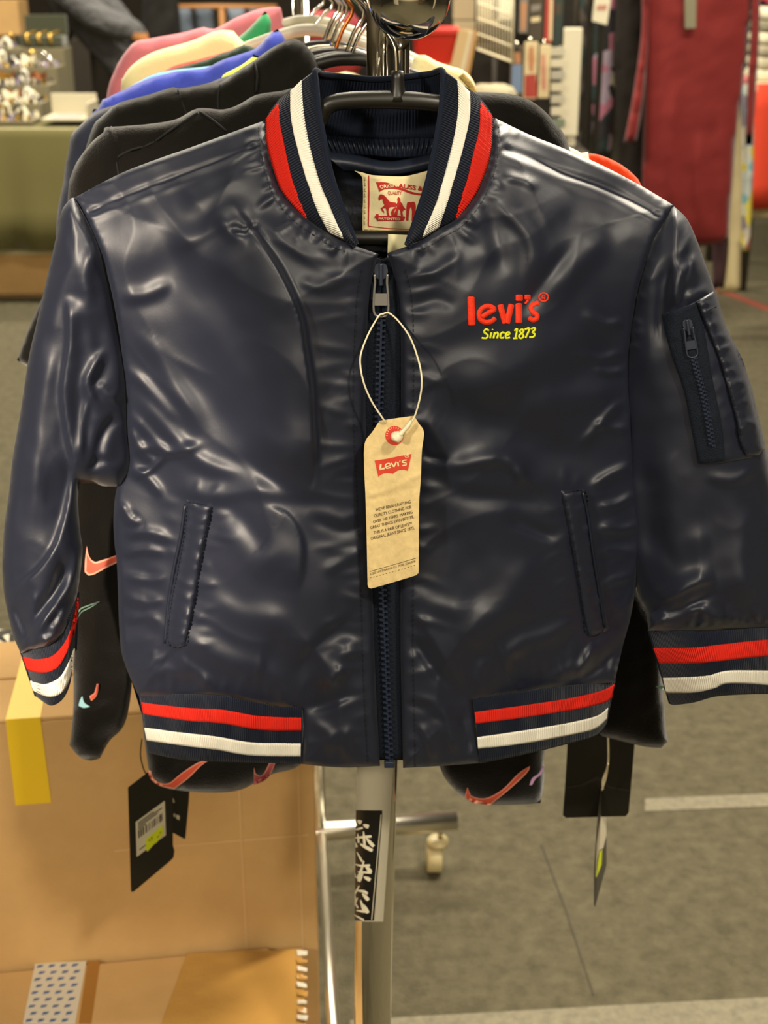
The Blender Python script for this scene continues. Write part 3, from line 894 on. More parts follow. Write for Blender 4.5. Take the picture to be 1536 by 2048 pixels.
# --- welt pockets
def welt(pts, pn, sgn):
    base = PL if sgn == 1 else PR
    p2 = np.array([q[:2] for q in pts])
    Yb = base.depth(p2) - .0005
    pan = Panel([(x, y, float(Y)) for (x, y), Y in zip(p2, Yb)], 5.0, (7, .0032), (30, .0015), puckers(list(p2[1:7]), 26, 40, 1.3, 7, side=1, seed=40), (0, 1), 4, 7)
    class W: pass
    o = pan.build('pocket_welt', SATIN, JK)
    def srf(q): return pan.depth(q)
    ctr = p2.mean(0)
    inn = [tuple(ctr + (q - ctr) * np.array([.84, .965])) for q in p2] 
    stitches('stitching', inn + [inn[0]], srf, THREAD, o, 5, 3.5, 1.6)
    return o, pan
wl, pwl = welt(welt_L, PL, 1)
wr, pwr = welt(welt_R, PR, -1)
tube('pocket_opening', [tuple(P(x, y, float(PL.depth([(x, y)])[0]) - .0015)) for x, y in K(200, 950, 2.648, [(452, 160), (428, 330), (392, 500), (362, 700), (345, 890)])], .0016, SATIN_SEAM, wl, 8, step=5)
tube('pocket_opening', [tuple(P(x, y, float(pwr.depth([(x - 4, y)])[0]) - .0006)) for x, y in K(780, 950, 2.6947, [(1040, 95), (1068, 220), (1092, 400), (1130, 640), (1158, 815)])], .0012, SATIN_SEAM, wr, 8, step=5)

# --- zip: tapes, teeth, slider
def zipY(py): return 0.9885 + 0 * np.asarray(py, float)
zc = [(762, 520), (763, 640), (760, 750), (758, 850), (760, 950), (763, 1100), (766, 1200), (770, 1300), (774, 1400), (779, 1520)]
ZP = thing_zip = None
strip('zip_tape', [(745, 512, .989), (730, 600, .990), (726, 850, .990), (736, 1100, .990), (745, 1300, .990), (756, 1520, .990)], [(x - 1, y, .9885) for x, y in zc], TAPE, JK, 60, 4)
strip('zip_tape', [(x + 1, y, .9885) for x, y in zc], [(786, 512, .989), (808, 600, .990), (808, 850, .990), (808, 1100, .990), (806, 1300, .990), (806, 1520, .990)], TAPE, JK, 60, 4)
def tooth_mesh(name, sx, sy, sz):
    x, y, z = sx / 2, sy / 2, sz / 2
    vs = []
    for a, b in ((-x, .7), (-x * .2, .7), (x * .3, 1.0), (x, .8)):
        vs += [(a, -y * b, -z * b), (a, y * b, -z * b), (a, y * b, z * b), (a, -y * b, z * b)]
    f = [(0, 1, 2, 3)[::-1], (12, 13, 14, 15)]
    for i in range(3):
        for k in range(4):
            l = (k + 1) % 4
            f.append((i * 4 + k, i * 4 + l, (i + 1) * 4 + l, (i + 1) * 4 + k))
    me = bpy.data.meshes.new(name)
    me.from_pydata(vs, [], f)
    me.materials.append(TOOTH)
    return me
def zip_teeth(path, Y, pitch_px, size, parent, skip=None, name='zip_tooth'):
    me = tooth_mesh(name, *size)
    q = catmull(np.asarray(path, float), 1.0)
    s = np.concatenate([[0], np.cumsum(np.linalg.norm(np.diff(q, axis=0), axis=1))])
    t = 0; k = 0
    while t < s[-1]:
        x, y = np.interp(t, s, q[:, 0]), np.interp(t, s, q[:, 1])
        i = min(len(q) - 2, int(t))
        d = q[i + 1] - q[i]
        side = -1 if k % 2 else 1
        if not (skip and skip[0] < y < skip[1]):
            o = bpy.data.objects.new(name, me)
            COL.objects.link(o)
            YY = float(Y([(x, y)])[0]) if callable(Y) else Y
            o.location = P(x + side * 3.4, y, YY)
            ang = math.atan2(d[0], d[1])
            o.rotation_euler = (0, ang + (math.pi if side > 0 else 0), 0)
            o.parent = parent
            o.matrix_parent_inverse = parent.matrix_basis.inverted()
        t += pitch_px * 0.5; k += 1
zc_t = [p for p in zc if p[1] >= 640]
zip_teeth(zc_t, .9862, 11.0, (.0040, .0026, .0022), JK, (850, 1160))
def zslider(cx, cy, Y, sc, ang, parent, m, mp):
    """slider body with bridge, and the pull tab hanging from it"""
    R = np.array([[math.cos(ang), -math.sin(ang)], [math.sin(ang), math.cos(ang)]])
    def T(pts): return [tuple(np.array([cx, cy]) + R @ (np.array(p) * sc)) for p in pts]
    body = poly_flat('zip_slider', T([(-12, -14), (-6, -18), (6, -18), (12, -14), (14, -2), (10, 10), (4, 14), (-4, 14), (-10, 10), (-14, -2)]), lambda p: np.full(len(p), Y - .0035), 0, m, parent, .0045)
    br = ribbon_geo(T([(0, -16), (0, 0), (0, 26)]), 9 * sc, .0022, lambda p: np.full(len(p), Y - .0036), 0)
    mesh('slider_bridge', br[0], br[1], m, body)
    outer = T([(-11, 4), (-8, 12), (-9, 28), (-13, 40), (-13.5, 74), (-9, 82), (0, 84), (9, 82), (13.5, 74), (13, 40), (9, 28), (8, 12), (11, 4), (14, 10), (15, 30), (16, 76), (11, 88), (0, 91), (-11, 88), (-16, 76), (-15, 30), (-14, 10)])
    ringp = T([(-13, 4), (-12, 20), (-14, 44), (-14.5, 76), (-8, 87), (8, 87), (14.5, 76), (14, 44), (12, 20), (13, 4)])
    pt = tube('pull_tab', [tuple(P(x, y, Y - .0055)) for x, y in ringp], .0009 * sc, mp, body, 8, step=4)
    plate = poly_flat('pull_plate', T([(-13, 42), (13, 42), (13, 66), (-13, 66)]), lambda p: np.full(len(p), Y - .0058), 0, mp, body, .0012)
    return body
sl = zslider(762, 545, .988, 1.0, 0, JK, SLIDER_D, SLIDER)
box('zip_stop', tuple(P(779, 1528, .986)), (.009, .004, .006), TOOTH, JK, .0008)

# --- embroidery
def emb(name, strokes, width, m, x0=900, y0=560, s=6.678, hgt=.0013, parent=None, label=None):
    g = []
    for st in strokes:
        wd = width
        if isinstance(st, tuple): st, wd = st
        g.append(ribbon_geo(K(x0, y0, s, st), wd / s, hgt, PR.depth))
    v, f = merge(g)
    o = mesh(name, v, f, m, parent or JK)
    if label: o['label'] = label
    return o
E = emb
logo = E('embroidered_logo', [[(280, 232), (285, 400), (292, 600)]], 96, EMB_RED, label='red raised embroidered brand lettering')
E('embroidered_letter', [[(432, 492), (510, 440), (590, 398), (560, 362), (490, 350), (420, 388), (388, 462), (412, 535), (480, 566), (555, 552), (602, 510)]], 66, EMB_RED, parent=logo)
E('embroidered_letter', [([(672, 335), (705, 460), (738, 575)], 80), ([(820, 330), (790, 460), (762, 575)], 80)], 80, EMB_RED, parent=logo)
E('embroidered_letter', [([(918, 318), (920, 440), (920, 570)], 88), ([(925, 205), (926, 272)], 96)], 88, EMB_RED, parent=logo)
E('embroidered_letter', [([(1038, 205), (1036, 255)], 84), ([(1045, 270), (1005, 318)], 34)], 80, EMB_RED, parent=logo)
E('embroidered_letter', [[(1180, 305), (1112, 328), (1080, 372), (1110, 428), (1160, 468), (1158, 515), (1108, 535), (1055, 505)]], 66, EMB_RED, parent=logo)
circ = [(1250 + 62 * math.cos(a), 230 + 56 * math.sin(a)) for a in np.linspace(0, 2 * math.pi, 13)]
E('embroidered_letter', [(circ, 24), ([(1228, 255), (1235, 205), (1268, 208), (1266, 232), (1236, 236)], 14), ([(1245, 236), (1268, 258)], 14)], 20, EMB_RED, parent=logo, hgt=.0008)
sinc = E('embroidered_date', [[(520, 676), (480, 660), (455, 698), (505, 738), (482, 780), (425, 774)]], 29, EMB_YEL, label='yellow embroidered script below the red lettering', hgt=.0009)
for st in ([[(555, 705), (535, 780)], ([(572, 658), (568, 668)], 24)], [[(598, 700), (580, 782)], [(592, 730), (630, 700), (645, 720), (628, 782)]], [[(728, 712), (700, 700), (672, 740), (680, 776), (718, 770)]],
           [[(752, 744), (800, 718), (790, 698), (760, 706), (742, 745), (752, 778), (800, 768)]],
           [[(862, 680), (898, 655), (872, 780)], [(845, 782), (900, 780)]], [[(965, 660), (930, 680), (960, 712), (985, 680), (965, 660)], [(958, 712), (920, 748), (945, 782), (985, 755), (958, 712)]],
           [[(1000, 662), (1062, 650), (1010, 775)]], [[(1082, 655), (1130, 640), (1135, 668), (1100, 700), (1132, 720), (1115, 760), (1060, 765)]]):
    E('embroidered_character', st, 28, EMB_YEL, parent=sinc, hgt=.0009)

# --- utility pocket on the sleeve
def KS(p): return K(1290, 560, 5.122, p)
pk = KS([(165, 350), (385, 282), (520, 215), (720, 106), (770, 270), (830, 490), (910, 640), (1030, 900), (1130, 1350), (1200, 1560), (1225, 1720), (1170, 1790), (1040, 1830), (750, 1880), (545, 1890), (480, 1560), (400, 1150), (280, 800), (200, 520)])
pkY = PSR.depth(np.array(pk)) - .001
pkY = np.minimum(pkY, 1.03)
PPK = Panel([(x, y, float(Y)) for (x, y), Y in zip(pk, pkY)], 5.0, (6, .0025), (90, .001), [], (.0012, .02), 4, 9, under=(PSR, .001))
pko = PPK.build('sleeve_pocket', SATIN, JK)
PZT = Panel([(x, y, 0.0) for x, y in KS([(172, 354), (385, 288), (522, 232), (600, 480), (690, 1000), (780, 1450), (820, 1850), (548, 1880), (482, 1560), (402, 1150), (282, 800), (202, 520)])], 4.0, (5, .0010), (60, .0), [], (.0005, .05), 3, 9, under=(PPK, .0012))
zt = PZT.build('zip_tape', TAPE, pko)
zip_teeth(KS([(500, 800), (540, 960), (575, 1080), (610, 1230), (650, 1450), (690, 1715)]), lambda p: PZT.depth(p) - .0006, 8.5, (.0030, .0022, .0018), pko)
fl_pts = KS([(525, 218), (720, 106), (770, 270), (830, 490), (910, 640), (1030, 900), (1130, 1350), (1200, 1560), (1225, 1720), (1170, 1790), (1040, 1800), (968, 1640), (940, 1450), (860, 1150), (760, 800), (640, 500)])
flY = PPK.depth(np.array(fl_pts)) - .002
FLP = Panel([(x, y, 0.0) for x, y in fl_pts], 4.0, (5, .0028), (30, .001), puckers(KS([(525, 218), (640, 500), (760, 800), (860, 1150), (940, 1450), (968, 1640)]), 22, 46, 1.8, 7, side=-1, seed=50), (.0008, .03), 4, 11, under=(PPK, .0022))
flo = FLP.build('pocket_flap', SATIN, pko)
stitches('stitching', KS([(560, 240), (660, 500), (785, 800), (885, 1150), (960, 1450), (990, 1640), (1050, 1770)]), FLP.depth, THREAD, pko, 5, 3.5, 1.6)
stitches('stitching', KS([(590, 330), (770, 255)]), FLP.depth, THREAD, pko, 5, 3.5, 1.6)
YS = float(PZT.depth(KS([(440, 450)]))[0])
zslider(*KS([(440, 470)])[0], YS + .001, 1.0 * .72, -.16, pko, SLIDER_D, SLIDER_D)

# --- neck label
def KN(p): return K(700, 320, 7.68, p)
lab_pts = KN([(70, 165), (200, 195), (300, 225), (420, 238), (700, 250), (900, 240), (1210, 160), (1215, 400), (1200, 700), (1190, 1000), (1180, 1170), (900, 1165), (560, 1140), (380, 1100), (195, 1105), (190, 900), (200, 600), (195, 330), (170, 240)])
LAB = Panel([(x, y, 1.0625) for x, y in lab_pts], 4.0, (5, .0008), (60, .002), [(KN([(230, 200), (500, 300), (700, 380)]), 6, 8, 1.2), (KN([(420, 300), (760, 262)]), 4, 4, -.8)], (.0008, .03), 4, 12)
lab = LAB.build('neck_label', CREAM, JK, thick=.0006)
lab['label'] = 'cream woven neck label printed in red'
def pr(name, pts, m=RED_INK, lift=.0005): 
    v, f = poly_on(KN(pts), LAB, lift, 4)
    return mesh(name, v, f, m, lab)
pr('label_print', [(400, 340), (560, 345), (700, 395), (830, 445), (960, 490), (1110, 520), (1100, 545), (930, 520), (800, 470), (660, 440), (530, 450), (450, 490), (430, 420)])
text_on('label_lettering', 'ORIGIN', KN([(465, 440)])[0], KN([(720, 410)])[0], (-2, -7), LAB.depth, .0009, CREAM, lab, .02)
text_on('label_lettering', 'AUSS &', KN([(735, 425)])[0], KN([(1115, 475)])[0], (1, -9), LAB.depth, .0008, RED_INK, lab, .025)
text_on('label_lettering', 'QUALITY', KN([(580, 530)])[0], KN([(795, 532)])[0], (0, -7), LAB.depth, .0006, RED_INK, lab, .01)
pr('label_print', [(440, 560), (470, 525), (520, 540), (570, 590), (610, 640), (700, 655), (720, 690), (700, 720), (620, 720), (600, 745), (590, 800), (610, 860), (575, 860), (560, 770), (545, 735), (500, 745), (520, 780), (530, 815), (500, 790), (470, 740), (510, 715), (530, 690), (510, 650), (500, 600), (470, 605), (455, 630), (440, 610)])
pr('label_print', [(725, 590), (745, 565), (770, 590), (775, 640), (800, 670), (820, 720), (860, 760), (820, 770), (800, 800), (815, 860), (780, 860), (765, 760), (740, 760), (725, 860), (660, 860), (690, 800), (720, 720), (700, 690), (730, 650)])
pr('label_print', [(640, 860), (630, 800), (660, 750), (700, 720), (715, 740), (690, 770), (665, 860)])
pr('label_print', [(370, 885), (400, 830), (440, 830), (440, 855), (800, 862), (845, 880), (820, 935), (420, 935), (400, 890)])
text_on('label_lettering', 'PATENTED', KN([(440, 920)])[0], KN([(775, 922)])[0], (0, -4.5), LAB.depth, .0009, CREAM, lab, .02)
pr('label_print', [(880, 650), (985, 640), (1005, 700), (1000, 800), (985, 940), (945, 938), (950, 800), (940, 720), (910, 760), (890, 935), (858, 930), (865, 720)])
for a in ([(280, 240), (296, 236), (300, 600), (290, 1010), (274, 1010)], [(280, 1008), (600, 1045), (1190, 1075), (1190, 1085), (600, 1056), (280, 1020)]):
    pr('label_print', a, lift=.0004)
stitches('stitching', KN([(235, 260), (235, 600), (225, 1050)]), LAB.depth, mat('cream_thread', 'd8c98e', .8), lab, 6, 5, 2.2)
stitches('stitching', KN([(230, 1060), (600, 1090), (1180, 1120)]), LAB.depth, bpy.data.materials['cream_thread'], lab, 6, 5, 2.2)
CARE = Panel([(x, y, 1.031) for x, y in KN([(585, 1140), (1200, 1165), (1190, 1500), (575, 1500)])], 8, (4, .0006), (60, .001), [], (.0008, .03), 4, 13)
CARE.build('care_label', mat('cream_satin_ribbon', 'efe6b4', .6), JK, thick=.0005)

# ------------------------------------------------------------------ hanger of the jacket
HG = thing('coat_hanger', 'black plastic hanger inside the navy bomber jacket with a metal hook', 'hanger', tuple(P(795, 200, 1.045)), 'hangers on the rack')
hp = [(200, 455, 1.05), (330, 380, 1.052), (480, 310, 1.052), (600, 265, 1.050), (637, 242, 1.048), (652, 215, 1.047), (690, 202, 1.046), (795, 200, 1.045), (890, 210, 1.046), (960, 240, 1.05), (1080, 310, 1.052), (1200, 372, 1.052), (1290, 445, 1.05)]
tube('hanger_body', [tuple(P(*q)) for q in hp], [.004, .005, .0055, .006, .0062, .0062, .0062, .0066, .0062, .006, .0055, .005, .004], BLACKPL, HG, 14, step=6)
tube('hanger_bar', [tuple(P(*q)) for q in [(235, 470, 1.048), (500, 474, 1.045), (740, 476, 1.043), (1000, 474, 1.046), (1270, 465, 1.048)]], .0058, BLACKPL, HG, 12, step=4)
lathe('hanger_neck', [(.0078, -.004), (.0064, .000), (.0052, .005), (.0047, .012), (.0044, .017)], tuple(P(795, 190, 1.045)), BLACKPL, HG, 16)
hk = [(793, 155, 1.045), (790, 95, 1.047), (772, 62, 1.052), (752, 38, 1.06), (742, 5, 1.066), (752, -30, 1.068), (790, -48, 1.068), (835, -30, 1.068), (846, 8, 1.068)]
tube('hanger_hook', [tuple(P(*q)) for q in hk], .0021, CHROME_W, HG, 10, step=6)

# ------------------------------------------------------------------ kraft swing tag on the zip pull
KRAFT = mat('kraft_card', 'e3c98f', 0.75, spec=0.25, var=(160, .12), bump=(220, .12, .002))
INK = mat('dark_brown_ink', '4a3a22', 0.8)
TAGRED = mat('tag_red_ink', 'd8412a', 0.7)
TAGWHITE = mat('tag_pale_ink', 'ecd9a4', 0.8)
PLASTIC = mat('ivory_nylon_string', 'ece2c0', 0.4)
def KT(p): return K(700, 820, 5.389, p)
TG = thing('swing_tag', 'kraft paper swing tag on a white loop hanging from the jacket zip pull', 'tag', tuple(P(785, 1175, .955)))
tag_out = KT([(320, 115), (500, 88), (690, 62), (745, 150), (797, 240), (775, 440), (765, 700), (755, 850), (745, 1000), (742, 1300), (740, 1720), (732, 1760), (715, 1780), (470, 1855), (225, 1925), (200, 1915), (190, 1890), (180, 1400), (165, 900), (152, 600), (160, 355), (240, 235)])
def tagY(p):
    p = np.asarray(p, float)
    return .955 - .010 * (p[:, 0] - 785) / 50.0 * .5 - .003 * np.sin((p[:, 1] - 830) / 340 * math.pi)
TAGP = Panel([(x, y, float(tagY([(x, y)])[0])) for x, y in tag_out], 5.0, (3, .0003), (400, .0), [(KT([(150, 925), (400, 870), (765, 690)]), 3, 5, .8, .1), (KT([(150, 630), (300, 622), (420, 640)]), 2.5, 2.5, .4), (KT([(180, 975), (480, 900), (760, 810)]), 4, 3, -.6, .1), (KT([(580, 330), (660, 365), (780, 370)]), 2, 3, -.4)], (.0003, .05), 3, 14)
card = TAGP.build('tag_card', KRAFT, TG, thick=.0006)
tagS = TAGP.depth
def tp(name, pts, m, lift=.0003, crop=True):
    v, f = poly_on(KT(pts) if crop else pts, TAGP, lift, 4)
    return mesh(name, v, f, m, card)
c0 = [(480 + 100 * math.cos(a), 276 + 104 * math.sin(a)) for a in np.linspace(0, 2 * math.pi, 25)[:-1]]
tp('tag_emblem', c0, TAGRED)
tp('tag_emblem', [(265, 545), (400, 525), (530, 498), (665, 472), (645, 560), (622, 655), (585, 645), (540, 645), (500, 660), (462, 690), (430, 682), (390, 680), (345, 692), (305, 720), (285, 630)], TAGRED)
def ts(strokes, wid, m=TAGWHITE, lift=.0006, name='tag_lettering'):
    g = [ribbon_geo(KT(s), w / 5.389, .0001, tagS, lift, 2) for s, w in [(s if isinstance(s, tuple) else (s, wid)) for s in strokes]]
    v, f = merge(g)
    return mesh(name, v, f, m, card)
ts([[(332, 585), (325, 640)], [(320, 640), (372, 628)]], 20)
ts([[(385, 612), (432, 598), (425, 576), (395, 580), (380, 605), (395, 628), (438, 618)]], 13)
ts([[(445, 572), (472, 612)], [(498, 560), (474, 612)]], 16)
ts([[(515, 562), (522, 605)]], 17); ts([[(540, 545), (536, 560)]], 10)
ts([[(610, 540), (575, 545), (562, 562), (605, 572), (605, 592), (565, 598)]], 13)
ts([([(612 + 22 * math.cos(a), 492 + 24 * math.sin(a)) for a in np.linspace(0, 2 * math.pi, 10)], 6), ([(604, 505), (606, 478), (620, 480), (618, 492), (606, 494)], 5), ([(610, 494), (622, 504)], 5)], 5)
for s, a, b in (("WE'VE BEEN CRAFTING", (275, 1092), (655, 1003)), ("QUALITY CLOTHING FOR", (262, 1156), (662, 1060)), ("OVER 140 YEARS. MAKING", (250, 1222), (675, 1115)),
                ("GREAT THINGS EVEN BETTER.", (222, 1285), (692, 1165)), ("THIS IS A PAIR OF LEVI'S\u2122", (255, 1340), (668, 1240)), ("ORIGINAL JEANS SINCE 1873.", (225, 1402), (695, 1285))):
    text_on('tag_lettering', s, KT([a])[0], KT([b])[0], (-.6, -6.2), tagS, .0004, INK, card)
tp('tag_rule', [(215, 1738), (460, 1668), (712, 1594), (712, 1599), (460, 1673), (215, 1744)], INK)
text_on('tag_lettering', "\u00a9 2022 LEVI STRAUSS & CO.  PKGH_12345 RHR", KT([(215, 1780)])[0], KT([(708, 1640)])[0], (-.5, -4.4), tagS, .0004, INK, card)
stitches('tag_perforation', KT([(215, 1810), (460, 1745), (712, 1668)]), tagS, INK, card, 3, 3.5, .8, .0003)
# little letters round the red ring
for k in range(9):
    a = math.radians(180 + k * 17)
    q0 = (480 + 74 * math.cos(a), 276 + 76 * math.sin(a)); q1 = (480 + 92 * math.cos(a), 276 + 95 * math.sin(a))
    ts([[q0, q1]], 6)
# the loop, knot and its pieces
def K5(p): return K(680, 500, 5.118, p)
lp = K5([(440, 655), (395, 678), (290, 860), (215, 1060), (210, 1200), (250, 1380), (330, 1560), (445, 1735)])
rp = K5([(440, 655), (500, 645), (600, 730), (720, 900), (800, 1120), (835, 1300), (825, 1480), (765, 1700), (700, 1790)])
tube('string_loop', [tuple(P(x, y, .9805 - .027 * min(1, (y - 625) / 120))) for x, y in lp] + [tuple(P(772, 850, .9535 + .006))], .0007, PLASTIC, TG, 8, step=6)
tube('string_loop', [tuple(P(x, y, .9805 - .036 * min(1, max(0, y - 625) / 120))) for x, y in rp], .0007, PLASTIC, TG, 8, step=6)
tube('string_barb', [tuple(P(x, y, .943)) for x, y in K5([(730, 1745), (700, 1795), (660, 1840), (615, 1890)])], [.0009, .0018, .0016, .0022], PLASTIC, TG, 10, step=4)
sk = [tuple(P(x, y, .944)) for x, y in K5([(625, 1880), (595, 1905), (565, 1925), (548, 1945)])]
tube('string_knot', sk, [.0026, .0044, .0046, .0024], PLASTIC, TG, 10, step=3)
# ------------------------------------------------------------------ rolling garment rack
RA = math.radians(8)
U = Vector((math.cos(RA), math.sin(RA), 0)); W_ = Vector((-math.sin(RA), math.cos(RA), 0))
RK = thing('garment_rack', 'chrome rolling garment rack carrying the hanging clothes, sticker on its near post', 'rack', (-0.03, 1.13, 0))
pa, pb = V(781, 20, 1.13), V(746, 2000, 1.13)
pd = (pb - pa) / (pb.z - pa.z)
def post_at(z): return pa + pd * (z - pa.z)
PR_ = 0.0195
def cyl_tube(name, a, b, r, m, parent, res=28):
    return tube(name, [a, a + (b - a) * .5, b], r, m, parent, res)
cyl_tube('upright', post_at(0.10), post_at(1.16), PR_, CHROME, RK, 40)
_ui = V(753, 100, 1.135)
tube('upright_inner', [post_at(1.15), Vector((_ui.x + .003, 1.133, 1.25)), Vector((_ui.x, 1.135, 1.42)), Vector((_ui.x, 1.135, 1.535))], .0078, CHROME, RK, 28)
lathe('upright_collar', [(.0225, -.012), (.0232, -.008), (.0232, .008), (.0225, .012)], tuple(post_at(1.155)), CHROME_W, RK, 28)
p2 = V(796, 105, 1.125)
tube('side_tube', [p2 + Vector((0, 0, -.25)), p2 + Vector((0, 0, 0)), p2 + Vector((0, 0, .012))], .0092, CHROME, RK, 20)
lathe('tube_cap', [(.0102, 0), (.0106, .003), (.0104, .010), (.006, .013)], tuple(p2 + Vector((0, 0, .012))), mat('grey_plastic_cap', '8d8672', .5), RK, 20)
topz = 1.535
bar0, bar1 = Vector((post_at(1.5).x, 1.13, topz)), Vector((-.118, 2.06, topz))
tube('top_rail', [bar0 + (bar0 - bar1).normalized() * .0, (bar0 + bar1) / 2, bar1], .0125, CHROME, RK, 24)
bc = V(818, -8, 1.03)
arm_z = bc.z
tube('end_arm', [Vector((bc.x - .004, 1.13, arm_z)), Vector((bc.x - .002, 1.08, arm_z)), bc], .0075, CHROME, RK, 16)
o = lathe('end_ball', [(.0295 * math.sin(a), -.0295 * math.cos(a)) for a in np.linspace(.02, math.pi - .02, 18)], tuple(bc), CHROME, RK, 36)
fp = Vector((-.116, 2.05, 0))
cyl_tube('upright', fp + Vector((0, 0, .10)), fp + Vector((-.002, .01, topz)), .0125, CHROME, RK, 24)
def foot(c, l0, l1, name='foot_bar'):
    a = c + U * l0; b = c + U * l1
    a.z = b.z = .105
    o = tube(name, [a, (a + b) / 2, b], .0175, CHROME_S, RK, 24)
    for e in (a, b):
        s = -1 if e is b else 1
        q = e + U * s * .03
        tube('caster_stem', [q + Vector((0, 0, -.012)), q + Vector((0, 0, -.035))], .005, CHROME_W, RK, 10)
        cas = lathe('caster_wheel', [(.006, -.012), (.026, -.014), (.0285, -.010), (.0285, .010), (.026, .014), (.006, .012)], tuple(q + Vector((-.010, 0, -.0765))), bpy.data.materials.get('caster_nylon') or mat('caster_nylon', 'c9bb8d', .4), RK, 20, 'X')
        lathe('caster_hood', [(.020, -.004), (.021, .002), (.018, .007), (.010, .010)], tuple(q + Vector((-.004, 0, -.044))), bpy.data.materials['caster_nylon'], cas, 20)
    return o
foot(Vector((-.116, 2.05, 0)), -.26, .25)
foot(Vector((-.02, 1.13, 0)), -.03, .25)
tube('bottom_rail', [Vector((-.040, 1.13, .105)), Vector((-.075, 1.58, .105)), Vector((-.112, 2.05, .105))], .0095, CHROME_S, RK, 18)
# sticker wrapped round the near post
STW = mat('sticker_pale_film', 'b5ad97', .3, spec=.5)
STB = mat('sticker_black', '14120f', .35)
STC = mat('sticker_white_ink', 'e6dcc0', .5)
def on_post(px, py, eps):
    """point of the post's skin seen at a pixel"""
    out = []
    for x, y in zip(np.atleast_1d(px), np.atleast_1d(py)):
        c = None
        Y = 1.115
        for _ in range(3):
            q = P(x, y, Y)
            c = post_at(q[2])
            s = max(-.985, min(.985, (q[0] - c.x) / PR_))
            Y = c.y - math.cos(math.asin(s)) * PR_
        q = P(x, y, Y)
        c = post_at(q[2]); s = max(-.985, min(.985, (q[0] - c.x) / PR_)); th = math.asin(s)
        out.append((c.x + (PR_ + eps) * math.sin(th), c.y - (PR_ + eps) * math.cos(th), q[2]))
    return np.array(out)
def post_patch(name, left, right, y0, y1, eps, m, parent, n=14, rows=30):
    v = []
    for j in range(rows + 1):
        y = y0 + (y1 - y0) * j / rows
        xl = np.interp(y, [p[1] for p in left], [p[0] for p in left]); xr = np.interp(y, [p[1] for p in right], [p[0] for p in right])
        xs = np.linspace(xl, xr, n)
        v.append(on_post(xs, np.full(n, y), eps))
    v = np.vstack(v)
    f = [(j * n + i, (j + 1) * n + i, (j + 1) * n + i + 1, j * n + i + 1) for j in range(rows) for i in range(n - 1)]
    return mesh(name, v, f, m, parent)
def KP(p): return K(600, 1450, 3.425, p)
stk = post_patch('post_sticker', [(708, 1480), (706, 1843)], [(791, 1480), (786, 1540), (766, 1843)], 1480, 1843, .0004, STW, RK)
blk = post_patch('sticker_panel', [(707, 1610), (705.5, 1840)], [(764, 1610), (764, 1632), (748, 1840)], 1620, 1840, .0007, STB, stk)
post_patch('sticker_line', KP([(552, 610), (490, 1330)]), KP([(556, 610), (494, 1330)]), 1628, 1838, .0010, STC, stk, 3)
def glyph(strokes):
    for pts, wd in strokes:
        q = catmull(np.array(KP(pts), float), 2.0) if len(pts) > 2 else np.array([np.array(KP(pts)[0]) * (1 - t) + np.array(KP(pts)[1]) * t for t in np.linspace(0, 1, 8)])
        d = np.gradient(q, axis=0); d /= np.linalg.norm(d, axis=1)[:, None] + 1e-9
        n_ = np.stack([-d[:, 1], d[:, 0]], 1) * wd / 3.425 * .5
        t = np.linspace(0, 1, len(q)); n_ = n_ * (.45 + .75 * np.sin(t * math.pi * .75))[:, None]
        A, B = q + n_, q - n_
        v = np.vstack([on_post(A[:, 0], A[:, 1], .0011), on_post(B[:, 0], B[:, 1], .0011)])
        k = len(q)
        mesh('sticker_brush_stroke', v, [(i, i + 1, k + i + 1, k + i) for i in range(k - 1)], STC, blk)
glyph([([(376, 635), (398, 690)], 10), ([(400, 652), (426, 668)], 24), ([(438, 680), (474, 694)], 24), ([(384, 718), (436, 700)], 12), ([(382, 772), (440, 764), (492, 758)], 15), ([(440, 725), (448, 832)], 15),
       ([(402, 742), (408, 806)], 13), ([(380, 796), (396, 836)], 15), ([(418, 812), (460, 836), (498, 856)], 20), ([(458, 772), (506, 828)], 20),
       ([(374, 880), (382, 960)], 10), ([(396, 868), (432, 934)], 12), ([(382, 952), (430, 962), (482, 956)], 14), ([(442, 926), (425, 990), (398, 1052)], 15), ([(452, 958), (488, 1004)], 22), ([(402, 1002), (492, 1008)], 14),
       ([(436, 1000), (408, 1070)], 22), ([(442, 1036), (484, 1058)], 22), ([(374, 990), (388, 1042)], 10),
       ([(372, 1130), (388, 1200)], 12), ([(412, 1096), (380, 1162)], 12), ([(396, 1132), (440, 1136), (466, 1152)], 16), ([(432, 1150), (472, 1196)], 22), ([(402, 1180), (372, 1240)], 14), ([(374, 1200), (404, 1252)], 11),
       ([(420, 1196), (444, 1272)], 17), ([(440, 1228), (468, 1284)], 22), ([(392, 1268), (464, 1276)], 14), ([(372, 1296), (442, 1332)], 11)])

